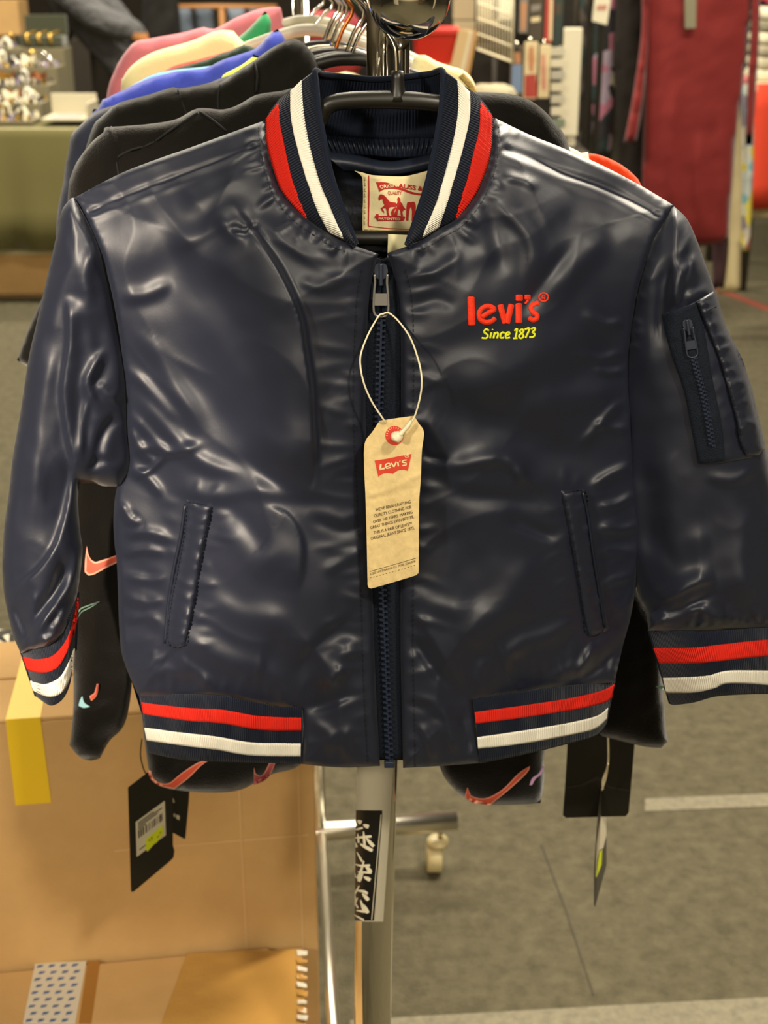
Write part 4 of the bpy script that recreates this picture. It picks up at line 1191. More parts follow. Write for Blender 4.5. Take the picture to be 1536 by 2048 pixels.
# ------------------------------------------------------------------ the other clothes on the rack
def hook(cx_px, cy_px, Y, m, label, hang=True, body=None):
    """hanger of one of the clothes behind: shoulder bar, neck and a hook over the top rail"""
    t = (Y - bar0.y) / (bar1.y - bar0.y)
    bx = bar0.x + (bar1.x - bar0.x) * t
    n_ = V(cx_px, cy_px, Y)
    h = thing('coat_hanger', label, 'hanger', tuple(n_), 'hangers on the rack')
    if body is not None:
        w0, drop, bm, r = body
        pts = [n_ + Vector((-w0, .004, -drop)), n_ + Vector((-w0 * .55, .002, -drop * .42)), n_ + Vector((-w0 * .18, 0, -.004)), n_, n_ + Vector((w0 * .18, 0, -.004)), n_ + Vector((w0 * .55, .002, -drop * .42)), n_ + Vector((w0, .004, -drop))]
        tube('hanger_body', pts, r, bm, h, 10, step=5)
    rr = .0165
    top = Vector((bx, Y, topz + .0125))
    pts = [n_, n_ + (Vector((bx, Y, topz - .03)) - n_) * .55, Vector((bx + (n_.x - bx) * .2 + .006, Y, topz - .028)), Vector((bx - rr, Y, topz - .008))]
    for a in np.linspace(math.pi, -.35, 7)[0:]:
        pts.append(Vector((bx + rr * math.cos(a), Y, topz + rr * math.sin(a))))
    tube('hanger_hook', pts, .0019, m, h, 8, step=3)
    return h

FLEECE = mat('black_fleece', '12100d', .95, spec=.10, sheen=.28, bump=(500, .4, .002))
COTTON_BK = mat('black_cotton', '12110d', .9, spec=.12, sheen=.2, bump=(300, .25, .002))
SALMON = mat('salmon_print', 'd8553c', .7); PALE = mat('pale_pink_outline', 'f0a68c', .7); MINT = mat('mint_print', '7fa391', .7)
LILAC = mat('lilac_print', 'b78fb4', .7); PINKP = mat('magenta_print', 'b0505c', .7); SKYP = mat('sky_print', '9fd0d8', .7)

G1 = thing('zip_hoodie', 'black fleece hoodie printed with tick marks, hanging directly behind the navy jacket', 'hoodie', tuple(P(640, 1590, 1.19)), 'clothes on the rack')
g1b = Panel([(x, y, 1.19) for x, y in [(563, 182), (610, 176), (700, 215), (800, 214), (900, 190), (950, 184), (1030, 190), (1080, 214), (1118, 260), (1140, 330), (1150, 700), (1130, 1380), (1090, 1500), (1088, 1560), (1081, 1606), (1040, 1609), (985, 1609), (940, 1600), (905, 1575), (880, 1535), (860, 1450), (720, 1390), (640, 1470), (600, 1530), (545, 1548), (510, 1566), (480, 1580), (440, 1585), (380, 1583), (330, 1575), (303, 1557), (294, 1518), (280, 1380), (250, 900), (215, 500), (205, 280), (219, 254), (298, 248), (353, 238), (395, 217), (447, 219), (480, 208), (512, 190)]],
            11, (26, .016), (160, .014), [([(225, 262), (232, 330)], 4, 4, -3), ([(230, 312), (300, 290), (395, 232)], 4, 4, -3), ([(395, 222), (450, 262)], 3, 3, 2)], (.005, .01), 10, 20)
g1b.build('hoodie_body', FLEECE, G1, back=.02)
g1l = Panel([(x, y, 1.19) for x, y in [(222, 252), (200, 270), (182, 286), (156, 320), (143, 349), (136, 391), (128, 600), (132, 900), (142, 1200), (147, 1400), (139, 1490), (159, 1514), (182, 1521), (200, 1516), (219, 1482), (253, 1437), (268, 1300), (275, 1000), (275, 600), (262, 320), (245, 262)]], 9, (30, .016), (60, .006), [([(210, 1100), (185, 1300), (190, 1480)], 20, 16, 4), ([(160, 1440), (240, 1400)], 12, 10, -3)], (.004, .012), 8, 21)
sl1 = g1l.build('hoodie_sleeve', FLEECE, G1, back=.016)
g1r = Panel([(x, y, 1.19) for x, y in [(1075, 212), (1110, 245), (1140, 300), (1190, 500), (1240, 900), (1275, 1150), (1315, 1250), (1328, 1400), (1330, 1440), (1336, 1482), (1322, 1496), (1288, 1493), (1234, 1480), (1198, 1471), (1185, 1380), (1160, 1000), (1110, 500), (1060, 260)]], 9, (30, .016), (60, .006), [([(1240, 1200), (1260, 1350), (1240, 1470)], 20, 20, 4)], (.004, .012), 8, 22)
sr1 = g1r.build('hoodie_sleeve', FLEECE, G1, back=.016)
def ink(panel, par, pts, m, lift=.0012, name='tick_print'):
    v, f = poly_on(pts, panel, lift, 5)
    return mesh(name, v, f, m, par)
def shrink(pts, k):
    """inner copy of an outline, moved in by k pixels"""
    p = np.array(pts, float); n = len(p)
    area = sum(p[i][0] * p[(i + 1) % n][1] - p[(i + 1) % n][0] * p[i][1] for i in range(n))
    out = []
    for i in range(n):
        a = p[i] - p[i - 1]; b = p[(i + 1) % n] - p[i]
        d = a / (np.linalg.norm(a) + 1e-9) + b / (np.linalg.norm(b) + 1e-9)
        d /= np.linalg.norm(d) + 1e-9
        nr = np.array([-d[1], d[0]]) * (1 if area > 0 else -1)
        out.append(tuple(p[i] + nr * k))
    return out
def tick(panel, par, pts, k=2.5, fill=None, edge=None):
    ink(panel, par, pts, edge or PALE)
    ink(panel, par, shrink(pts, k), fill or SALMON, .0018)
def KA(p): return K(0, 900, 3.4125, p)
def KB(p): return K(0, 1350, 2.194, p)
def KC(p): return K(850, 1350, 2.239, p)
tick(g1l, sl1, KA([(592, 655), (604, 715), (625, 752), (652, 765), (710, 748), (800, 715), (806, 765), (710, 812), (640, 850), (602, 856), (578, 832), (580, 760)]), 3.2)
tick(g1l, sl1, KA([(525, 1130), (545, 1085), (600, 1060), (682, 1034), (620, 1075), (560, 1105), (535, 1140)]), 1.6, COTTON_BK, MINT)
tick(g1l, sl1, KA([(612, 1680), (645, 1660), (662, 1595), (674, 1600), (668, 1650), (650, 1690), (622, 1712)]), 1.5)
ink(g1l, sl1, KA([(535, 1745), (548, 1700), (562, 1680), (575, 1725), (615, 1752), (570, 1760)]), SKYP)
G1B = [o for o in G1.children if o.name.startswith('hoodie_body')][0]
tick(g1b, G1B, KB([(650, 418), (662, 420), (672, 452), (700, 472), (742, 474), (800, 428), (870, 384), (912, 378), (880, 400), (830, 450), (765, 500), (700, 486), (660, 455)]), 2.0)
tick(g1b, G1B, KB([(1115, 405), (1120, 432), (1140, 442), (1158, 432), (1182, 385), (1208, 385), (1190, 430), (1165, 462), (1114, 484)]), 2.0, PINKP, PALE)
tick(g1b, G1B, KC([(190, 503), (205, 540), (240, 552), (285, 548), (350, 510), (420, 440), (470, 408), (455, 440), (380, 510), (292, 582), (215, 572), (178, 545)]), 2.0)
ink(g1b, G1B, KC([(468, 494), (480, 462), (510, 440), (530, 402), (534, 408), (520, 445), (495, 465), (480, 492)]), LILAC)
ink(g1r, sr1, KC([(1032, 52), (1060, 46), (1085, 66), (1060, 64)]), MINT)

def seam(path, panel, parent, m=None, r=.0011):
    q = catmull(np.array(path, float), 6.0)
    Y = panel.depth(q)
    return tube('seam', [tuple(P(x, y, Y_ - .0004)) for (x, y), Y_ in zip(q, Y)], r, m or SEAMBK, parent, 6)
SEAMBK = mat('black_seam', '080706', .9)
seam([(222, 262), (228, 300), (238, 350), (250, 400)], g1b, G1B); seam([(232, 316), (262, 300), (300, 288), (345, 258), (395, 226)], g1b, G1B); seam([(400, 224), (425, 240), (452, 262)], g1b, G1B)
seam([(563, 190), (556, 215), (552, 250)], g1b, G1B)
def garment(name, label, cat, top, Y, m, bottom=1250, right=None, cx=640, slope=1.0, nz=.005, strokes=(), seed=1, edge=(24, .016), hookm=None, hookp=None, hbody=None, dome=.012):
    """clothes whose left shoulder line is traced; the right half falls away behind the others"""
    t = thing(name, label, cat, tuple(P(cx, bottom, Y)), 'clothes on the rack')
    x0 = top[0][0]
    r = right or [(cx + (cx - x) * .72, 2 * 0 + max(y + 60, 215)) for x, y in top[::-1] if x < cx - 60]
    lo = [(r[-1][0] - 40, bottom - 60), (cx + 60, bottom), (cx - 120, bottom), (top[0][0] + 110, bottom - 60)]
    out = list(top) + list(r) + lo
    p = Panel([(x, y, Y) for x, y in out], 12, edge, (140, dome), list(strokes), (nz, .011), 10, seed)
    p.build('garment_body', m, t, back=edge[1])
    if hookp:
        hook(hookp[0], hookp[1], Y, hookm or CHROME, 'hanger of the ' + label.split(',')[0], True, hbody)
    return t, p
RN = [(720, 230), (800, 260), (880, 300), (930, 360), (950, 450)]
def cloth(name, col, **k): return mat(name, col, .9, spec=.15, sheen=.2, bump=(300, .2, .002))
# black hooded sweatshirt
g2, pg2 = garment('hooded_sweatshirt', 'black hooded sweatshirt with its hood up, second behind the jacket', 'sweatshirt',
    [(150, 420), (160, 340), (172, 294), (187, 250), (200, 236), (216, 222), (239, 205), (298, 189), (346, 174), (356, 177), (415, 168), (441, 164), (470, 145), (509, 120), (540, 98), (558, 88), (581, 78), (600, 81), (626, 107)], 1.278, COTTON_BK,
    right=[(640, 130), (700, 205), (800, 240), (900, 270), (960, 340), (990, 460)], strokes=[([(356, 177), (372, 230)], 4, 4, -3), ([(500, 122), (515, 150), (512, 190)], 4, 8, 5), ([(592, 90), (600, 120), (590, 160)], 10, 6, 6), ([(560, 95), (568, 130), (560, 170)], 6, 12, -5), ([(441, 168), (436, 210)], 4, 4, -3)], seed=31, hookp=(700, 118), hbody=(.15, .06, BLACKPL, .006), cx=660)
g2o = [c for c in g2.children][0]
seam([(356, 180), (364, 205), (378, 240)], pg2, g2o); seam([(441, 170), (436, 190), (436, 220)], pg2, g2o); seam([(509, 126), (514, 150), (512, 185)], pg2, g2o)
GR = [(x, y) for x, y in RN]
garment('navy_sweater', 'dark navy sweater whose rounded shoulder shows left of the black sweatshirts', 'sweater', [(118, 560), (128, 351), (135, 312), (141, 273), (156, 255), (187, 227), (216, 214), (300, 195), (420, 165), (445, 155), (520, 150)], 1.33, cloth('navy_knit', '2d3140'), right=GR, seed=32, hookp=(690, 115), hbody=(.15, .06, BLACKPL, .006))
garment('lime_shirt', 'shirt with a lime yellow collar peeping out behind the hood', 'shirt', [(240, 420), (300, 260), (400, 195), (436, 168), (446, 150), (480, 132), (506, 113), (530, 118)], 1.37, cloth('lime_cotton', 'd9e64a'), right=GR, edge=(24, .008), dome=.003, nz=.002, seed=33)
garment('royal_blue_top', 'royal blue top with crumpled collar between lime and cream clothes', 'top', [(190, 330), (198, 214), (215, 196), (242, 182), (291, 160), (340, 146), (366, 141), (412, 136), (444, 120), (509, 98), (529, 78), (545, 64), (555, 58), (567, 72)], 1.42, cloth('royal_blue_cotton', '3e4bb2'), right=[(600, 120)] + GR, seed=34, nz=.008, strokes=[([(366, 142), (372, 180)], 5, 5, -4), ([(412, 136), (418, 170)], 4, 4, -3), ([(529, 78), (545, 110)], 5, 5, 5)], hookp=(668, 108), hookm=mat('copper_wire', 'd07a3c', .3, metal=1.0), hbody=(.15, .06, BLACKPL, .006))
garment('light_blue_top', 'light blue top, only a sliver of shoulder above the royal blue one', 'top', [(250, 330), (255, 190), (281, 162), (304, 150), (340, 141), (420, 132), (500, 120)], 1.47, cloth('light_blue_cotton', '7fb3e0'), right=GR, edge=(24, .008), dome=.003, nz=.002, seed=35, hookp=(660, 95), hbody=(.15, .06, CHROME_W, .003))
garment('dark_green_top', 'dark green top squeezed between light blue and red clothes', 'top', [(275, 330), (278, 170), (300, 152), (340, 139), (412, 119), (457, 103), (520, 100)], 1.51, cloth('bottle_green_cotton', '20331f'), right=GR, edge=(24, .008), dome=.003, nz=.002, seed=36, hookp=(650, 90), hbody=(.15, .06, BLACKPL, .005))
garment('red_sweater', 'red top whose edge shows along the cream one', 'top', [(300, 330), (305, 165), (340, 135), (400, 118), (457, 102), (486, 92), (505, 100)], 1.545, cloth('red_cotton', 'd23a22'), right=GR, edge=(24, .008), dome=.003, nz=.002, seed=37, hookp=(645, 88), hbody=(.15, .06, CHROME_W, .003))
garment('cream_sweater', 'cream top with broad rounded shoulder on the far part of the rack', 'top', [(240, 330), (242, 177), (246, 156), (265, 130), (307, 104), (379, 83), (428, 63), (445, 60), (467, 62), (488, 86)], 1.60, cloth('cream_cotton', 'ecdfa6'), right=[(540, 130), (640, 200), (760, 260), (820, 400)], seed=38, nz=.003, hookp=(622, 60), hbody=(.15, .055, mat('clear_grey_plastic', 'b9b6a4', .25, spec=.6), .007))
garment('green_top', 'green top with light collar beside the grey plastic hanger', 'top', [(300, 330), (330, 170), (430, 100), (480, 72), (512, 42), (530, 22), (542, 40)], 1.66, cloth('kelly_green_cotton', '2f8a57'), right=[(560, 110), (700, 240), (760, 400)], seed=39)
garment('dusty_pink_top', 'dusty pink top hanging furthest back on the rack', 'top', [(205, 330), (213, 195), (229, 141), (247, 109), (271, 83), (299, 77), (365, 65), (408, 54), (428, 58), (477, 33), (525, 16), (561, 14)], 1.72, cloth('dusty_pink_cotton', 'c4707a'), right=[(590, 90), (700, 220), (780, 400)], seed=40, strokes=[([(300, 78), (330, 95), (420, 70)], 5, 5, 3), ([(420, 58), (440, 75)], 4, 4, -3)], hookp=(615, 40), hbody=(.15, .055, bpy.data.materials['clear_grey_plastic'], .006))
# clothes seen right of the post
def slab(name, label, cat, outl, Y, m, seed=1, edge=(18, .014), nz=.004, strokes=(), group='clothes on the rack', dome=(120, .01), step=10, back=None):
    p = Panel([(x, y, Y) for x, y in outl], step, edge, dome, list(strokes), (nz, .012), 8, seed)
    o = p.build(name, m, None, back=edge[1] if back is None else back)
    tag(o, label, cat, group)
    return o, p
slab('cream_hooded_top', 'pale cream hood with a patterned cord, right of the chrome post', 'hoodie', [(828, 112), (850, 110), (872, 122), (900, 132), (925, 140), (946, 160), (956, 200), (970, 300), (960, 900), (700, 900), (700, 330), (780, 240), (815, 160)], 1.451, cloth('pale_cream_fleece', 'ece0a8'), 51, edge=(18, .008), dome=(120, .002), nz=.002)
g2c = tube('hood_cord', [tuple(P(*q)) for q in [(922, 150, 1.40), (936, 165, 1.40), (948, 185, 1.40), (954, 205, 1.40), (950, 240, 1.40)]], .0035, mat('patterned_cord', 'b8a05a', .7, bump=(600, 1.0, .003), var=(900, .7)), None, 8, step=5)
tag(g2c, 'black and yellow patterned cord hanging from the pale cream hood', 'cord')
slab('orange_red_top', 'bright orange red top showing over the right shoulder of the jacket', 'top', [(640, 420), (680, 340), (780, 310), (900, 300), (1040, 300), (1140, 303), (1165, 306), (1200, 310), (1240, 328), (1268, 350), (1282, 370), (1288, 420), (1262, 620), (1200, 640), (1180, 1050), (700, 1060), (660, 700)], 1.238, cloth('orange_red_cotton', 'e8431a'), 52, edge=(18, .007), dome=(120, .002), nz=.001, strokes=[([(1150, 320), (1210, 335), (1262, 372)], 4, 5, -4)])
slab('ivory_top', 'ivory top edging along the right shoulder of the navy jacket', 'top', [(620, 420), (660, 330), (800, 290), (930, 268), (1000, 243), (1056, 258), (1121, 286), (1162, 306), (1180, 330), (1182, 600), (1150, 640), (1140, 1000), (680, 1010), (640, 700)], 1.228, cloth('ivory_cotton', 'd9d6bc'), 53, edge=(18, .005), dome=(120, .002), nz=.001)
slab('black_sleeve_top', 'black top with a narrow dark sleeve poking out left of the jacket sleeve', 'top', [(125, 480), (100, 560), (62, 645), (34, 720), (70, 742), (110, 700), (160, 600)], 1.36, COTTON_BK, 54, edge=(14, .010))

# ------------------------------------------------------------------ swing tags of the clothes behind
TAGBK = mat('black_card', '17150f', .4, spec=.4)
TAGST = mat('white_sticker', 'd9cfb4', .7); TAGYL = mat('neon_yellow_sticker', 'd9e416', .6); BAR = mat('barcode_ink', '4a4236', .8)
def KD(p): return K(240, 1540, 7.875, p)
def plane2(x0, Y0, x1, Y1): return lambda p: Y0 + (np.asarray(p, float)[:, 0] - x0) / (x1 - x0) * (Y1 - Y0)
sA = plane2(256, 1.235, 348, 1.275)
ta = thing('price_tag', 'black swing tag with barcode label and yellow price sticker under the left hem', 'tag', tuple(P(300, 1780, 1.25)), 'swing tags of the clothes behind')
poly_flat('tag_card', KD([(125, 280), (135, 265), (430, 40), (640, -110), (830, -110), (835, 1180), (858, 1270), (845, 1375), (800, 1425), (225, 1910), (190, 1925), (172, 1905)]), sA, 0, TAGBK, ta, .0012)
st_ = poly_flat('barcode_label', KD([(245, 820), (705, 482), (722, 1025), (262, 1370)]), sA, .0006, TAGST, ta, .0003)
def uvp(u, v):
    a = np.array(KD([(245, 820)])[0]); b = np.array(KD([(705, 482)])[0]); c = np.array(KD([(262, 1370)])[0]); d = np.array(KD([(722, 1025)])[0])
    return tuple((a * (1 - u) + b * u) * (1 - v) + (c * (1 - u) + d * u) * v)
rb = random.Random(5)
u = .08
while u < .92:
    wd = rb.choice([.015, .025, .045])
    poly_flat('barcode_bar', [uvp(u, .30), uvp(u + wd, .30), uvp(u + wd, .52), uvp(u, .52)], sA, .0010, BAR, st_)
    u += wd + rb.choice([.015, .03, .05])
for v0, ua, ub in ((.07, .08, .62), (.13, .08, .9), (.19, .08, .75), (.25, .08, .35), (.84, .1, .45)):
    poly_flat('label_line', [uvp(ua, v0), uvp(ub, v0), uvp(ub, v0 + .03), uvp(ua, v0 + .03)], sA, .0010, BAR, st_)
ys = poly_flat('yellow_sticker', KD([(405, 1095), (665, 868), (682, 990), (575, 1150), (545, 1160), (432, 1285), (405, 1255)]), sA, .0014, TAGYL, ta, .0003)
for q in ([(440, 1110), (470, 1085), (475, 1130)], [(485, 1060), (500, 1130), (515, 1050)], [(575, 1060), (620, 1020), (600, 1070)], [(620, 990), (650, 960), (640, 1010)]):
    poly_flat('price_mark', KD(q), sA, .0020, mat('price_ink', '8f9a22', .8) if 'price_ink' not in bpy.data.materials else bpy.data.materials['price_ink'], ys)
tube('tag_string', [tuple(P(x, y, 1.24)) for x, y in [(284, 1478), (281, 1510), (288, 1540), (296, 1552)]], .0007, TAGBK, ta, 6, step=4)
sB = plane2(340, 1.285, 380, 1.30)
tb = thing('price_tag', 'small black swing tag with white lettering, half hidden under the left hem', 'tag', tuple(P(360, 1675, 1.29)), 'swing tags of the clothes behind')
poly_flat('tag_card', KD([(760, 260), (1095, 300), (1085, 500), (1030, 1080), (1010, 1085), (835, 990), (760, 960)]), sB, 0, TAGBK, tb, .001)
for q in ([(822, 425), (850, 460), (862, 510), (845, 520), (830, 505)], [(845, 682), (870, 690), (868, 745), (842, 735)], [(880, 700), (940, 720), (935, 790), (885, 765)]):
    poly_flat('tag_lettering', KD(q), sB, .0006, TAGST, tb)
sC = plane2(1125, 1.27, 1268, 1.27)
tc_ = thing('price_tag', 'plain black swing tag under the right hem', 'tag', tuple(P(1195, 1634, 1.27)), 'swing tags of the clothes behind')
poly_flat('tag_card', KC([(645, 180), (940, 180), (938, 320), (912, 615), (900, 632), (632, 640), (617, 628), (628, 480)]), sC, 0, TAGBK, tc_, .0012)
poly_flat('tag_fold', KC([(632, 500), (700, 488), (770, 450), (830, 498), (920, 515), (918, 522), (830, 508), (772, 470), (700, 500), (630, 508)]), sC, .0004, mat('black_card_crease', '241f17', .35), tc_, .0006)
sD = plane2(1187, 1.22, 1214, 1.31)
td = thing('price_tag', 'swing tag seen almost edge on with white label and yellow sticker, right side', 'tag', tuple(P(1200, 1812, 1.25)), 'swing tags of the clothes behind')
poly_flat('tag_card', KC([(785, 515), (812, 552), (813, 850), (762, 1038), (756, 1030), (756, 880), (768, 690)]), sD, 0, mat('tag_edge_grey', '4a463a', .6), td, .001)
poly_flat('barcode_label', KC([(806, 552), (812, 640), (812, 720), (792, 800), (778, 890), (764, 905), (768, 760), (785, 640)]), sD, .0008, TAGST, td, .0003)
poly_flat('yellow_sticker', KC([(782, 792), (794, 780), (790, 850), (768, 908), (764, 900)]), sD, .0014, TAGYL, td, .0003)
tube('tag_string', [tuple(P(*q)) for q in [(1216, 1470, 1.22), (1216, 1528, 1.23), (1206, 1560, 1.24), (1206, 1578, 1.245)]], .0011, PLASTIC, td, 6, step=5)
tube('tag_string', [tuple(P(*q)) for q in [(1216, 1528, 1.225), (1212, 1555, 1.235), (1204, 1580, 1.245)]], .0009, PLASTIC, td, 6, step=5)

# ------------------------------------------------------------------ cardboard boxes under the rack
CARD = mat('brown_cardboard', 'c29c66', .8, spec=.2, var=(9, .08), bump=(60, .1, .002))
CARD_E = mat('cardboard_edge', 'cfac7a', .8, spec=.2)
YTAPE = mat('yellow_packing_tape', 'e8c222', .5, spec=.5, bump=(40, .25, .004))
CTAPE = mat('clear_packing_tape', 'b58a48', .12, spec=.6, bump=(26, .5, .008))
WTAPE = mat('white_printed_tape', 'd3cbb8', .4); BLUE = mat('blue_ink', '4a5f8f', .6)
def rbox(label, cat, name, o0, w, d, z0, z1):
    """cardboard box in the rack's own directions: sides, bottom, two top flaps"""
    t = thing(name, label, cat, tuple(o0 + U * (w / 2) + W_ * (d / 2) + Vector((0, 0, z0))))
    h = z1 - z0
    def slabb(nm, a, su, sv, sz, m=CARD):
        c = o0 + U * (a[0] + su / 2) + W_ * (a[1] + sv / 2) + Vector((0, 0, a[2] + sz / 2))
        return box(nm, tuple(c), (su, sv, sz), m, t, .0025, RA)
    th = .006
    slabb('box_front', (0, 0, z0), w, th, h); slabb('box_back', (0, d - th, z0), w, th, h)
    slabb('box_side', (0, th, z0), th, d - 2 * th, h); slabb('box_side', (w - th, th, z0), th, d - 2 * th, h)
    slabb('box_bottom', (th, th, z0), w - 2 * th, d - 2 * th, th)
    slabb('box_flap', (0, 0, z1), w, d * .5 - .002, .005); slabb('box_flap', (0, d * .5 + .002, z1), w, d * .5 - .002, .005)
    return t
B0 = Vector((-.539, 1.4128, 0)); bw, bd, bz = .456, .21, .70
bigb = rbox('tall brown cardboard box with yellow tape standing under the rack', 'box', 'cardboard_box', B0, bw, bd, 0, bz)
def uvw(o0, u, v, z): return o0 + U * u + W_ * v + Vector((0, 0, z))
def quadp(name, pts, m, parent, off, sub=1):
    n_ = (Vector(pts[1]) - Vector(pts[0])).cross(Vector(pts[3]) - Vector(pts[0])).normalized()
    a, b, c, d = [Vector(p) + n_ * off for p in pts]
    v = [a, b, c, d] + [q - n_ * (off * .9) for q in (a, b, c, d)]
    return mesh(name, v, [(0, 1, 2, 3), (7, 6, 5, 4), (0, 4, 5, 1), (1, 5, 6, 2), (2, 6, 7, 3), (3, 7, 4, 0)], m, parent, smooth=False)
quadp('yellow_tape', [uvw(B0, .086, 0, bz - .115), uvw(B0, .129, 0, bz - .115), uvw(B0, .127, 0, bz + .005), uvw(B0, .086, 0, bz + .005)], YTAPE, bigb, .0009)
quadp('yellow_tape', [uvw(B0, .086, 0, bz + .005), uvw(B0, .127, 0, bz + .005), uvw(B0, .127, bd, bz + .005), uvw(B0, .09, bd, bz + .005)], YTAPE, bigb, .0009)
quadp('box_crease', [uvw(B0, bw - .0965, 0, .30), uvw(B0, bw - .095, 0, .30), uvw(B0, bw - .095, 0, .64), uvw(B0, bw - .0965, 0, .64)], CARD_E, bigb, .0006)
quadp('box_crease', [uvw(B0, .2, 0, .505), uvw(B0, bw - .01, 0, .505), uvw(B0, bw - .01, 0, .507), uvw(B0, .2, 0, .507)], CARD_E, bigb, .0006)
quadp('box_crease', [uvw(B0, bw - .022, 0, .05), uvw(B0, bw - .0205, 0, .05), uvw(B0, bw - .0205, 0, .69), uvw(B0, bw - .022, 0, .69)], CARD_E, bigb, .0006)
L0 = Vector((-.60, 1.02, 0)); lw, ld, lz = .505, .372, .335
lowb = rbox('low brown cardboard box in front with white and blue printed tape on its top', 'box', 'cardboard_box', L0, lw, ld, 0, lz)
def topq(pts): # pixel corners -> points on the top of the low box
    out = []
    for x, y in pts:
        a = P(x, y, 1.0); d = a - np.array([0, 0, CAMZ]); k = (lz + .005 - CAMZ) / d[2]
        out.append(Vector((d[0] * k, d[1] * k, lz + .005)))
    return out
tq = topq(KB([(100, 1532), (330, 1532), (380, 1257), (155, 1266)]))
wt = quadp('printed_tape', tq, WTAPE, lowb, .0008)
for j in range(9):
    for i in range(4):
        u0 = (i + .2 + (.25 if j % 2 else 0)) / 4.4; v0 = (j + .2) / 9
        def bl(u, v): return (tq[0] * (1 - u) + tq[1] * u) * (1 - v) + (tq[3] * (1 - u) + tq[2] * u) * v
        a, b, c, d = bl(u0, v0), bl(u0 + .10, v0 + .015), bl(u0 + .13, v0 + .05), bl(u0 + .02, v0 + .045)
        quadp('tape_mark', [a, b, c, d], BLUE, wt, .0012)
quadp('brown_tape', topq(KB([(345, 1532), (400, 1532), (440, 1253), (385, 1256)])), mat('brown_tape', 'a06f33', .35), lowb, .0006)
# wrinkled clear tape across the top, a little uneven
cq = topq(KB([(700, 1560), (1340, 1560), (1325, 1205), (820, 1225)]))
vv, ff = [], []
N1, N2 = 34, 18
for j in range(N2 + 1):
    for i in range(N1 + 1):
        u_, v_ = i / N1, j / N2
        q = (cq[0] * (1 - u_) + cq[1] * u_) * (1 - v_) + (cq[3] * (1 - u_) + cq[2] * u_) * v_
        q = q + Vector((0, 0, .0016 + .0014 * noise.fractal((u_ * 5, v_ * 3, 4.2), 1, 2, 3)))
        vv.append(q)
for j in range(N2):
    for i in range(N1):
        a = j * (N1 + 1) + i
        ff.append((a, a + 1, a + N1 + 2, a + N1 + 1))
mesh('clear_tape', vv, ff, CTAPE, lowb)
# torn tape on its right edge
rt = random.Random(3)
for k in range(10):
    y = 1215 + k * 36
    q = topq(KB([(1300 + rt.random() * 8, y), (1345 + rt.random() * 8, y + 6), (1348, y + 26), (1306, y + 22)]))
    q = [p + Vector((0, 0, .002 + .004 * rt.random())) for p in q]
    quadp('tape_scrap', q, CTAPE if k % 2 else WTAPE, lowb, .0005)
# patterned bundle and a yellow bag behind the boxes at the left margin
def bundle(name, label, cat, c, size, m, seed, parent=None):
    v, f = [], []
    n1, n2 = 22, 12
    for j in range(n2 + 1):
        for i in range(n1):
            a = 2 * math.pi * i / n1; b = -math.pi / 2 + math.pi * j / n2
            d = Vector((math.cos(a) * math.cos(b), math.sin(a) * math.cos(b), math.sin(b)))
            d = Vector((math.copysign(abs(d.x) ** .6, d.x), math.copysign(abs(d.y) ** .6, d.y), math.copysign(abs(d.z) ** .7, d.z)))
            k = 1 + .16 * noise.fractal(d * 2.2 + Vector((seed, 0, 0)), 1, 2, 3)
            v.append(Vector(c) + Vector((d.x * size[0], d.y * size[1], d.z * size[2])) * k)
    for j in range(n2):
        for i in range(n1):
            f.append((j * n1 + i, j * n1 + (i + 1) % n1, (j + 1) * n1 + (i + 1) % n1, (j + 1) * n1 + i))
    o = mesh(name, v, f, m, parent)
    if label: tag(o, label, cat)
    return o
def speckle(name, cols, scale, rough=.8):
    m = mat(name, cols[0], rough)
    nt = m.node_tree
    vo = nt.nodes.new('ShaderNodeTexVoronoi'); vo.inputs['Scale'].default_value = scale
    tcn = [n for n in nt.nodes if n.type == 'TEX_COORD'][0]
    nt.links.new(tcn.outputs['Object'], vo.inputs['Vector'])
    sp = nt.nodes.new('ShaderNodeSeparateColor'); nt.links.new(vo.outputs['Color'], sp.inputs[0])
    r = nt.nodes.new('ShaderNodeValToRGB'); r.color_ramp.interpolation = 'CONSTANT'
    while len(r.color_ramp.elements) < len(cols): r.color_ramp.elements.new(.5)
    for i, c in enumerate(cols):
        r.color_ramp.elements[i].position = i / len(cols); r.color_ramp.elements[i].color = (*lin(c), 1)
    nt.links.new(sp.outputs[0], r.inputs['Fac']); nt.links.new(r.outputs['Color'], nt.nodes['Principled BSDF'].inputs['Base Color'])
    return m
BW = speckle('black_white_print', ['14120e', 'd8cfb4', '26221a', 'b8ae92'], 55)
crate = thing('low_crate', 'low white crate holding a patterned bundle behind the tall box, left margin', 'crate', (-.75, 2.05, 0))
WOODP = mat('white_melamine', 'd6c8a4', .6)
box('crate_side', (-.75, 1.88, .17), (.40, .012, .34), WOODP, crate, .003); box('crate_side', (-.75, 2.22, .17), (.40, .012, .34), WOODP, crate, .003)
box('crate_end', (-.944, 2.05, .17), (.012, .33, .34), WOODP, crate, .003); box('crate_end', (-.556, 2.05, .17), (.012, .33, .34), WOODP, crate, .003); box('crate_bottom', (-.75, 2.05, .012), (.38, .33, .012), WOODP, crate, .002)
bundle('patterned_bundle', 'black and white patterned cloth bundle lying in the low crate', 'bundle', (-.75, 2.05, .262), (.16, .14, .21), BW, 3.3)
bundle('yellow_bag', 'small yellow bag beyond the black and white bundle', 'bag', (-.86, 2.42, .12), (.10, .09, .115), mat('yellow_plastic', 'd8b52a', .5), 6.1)
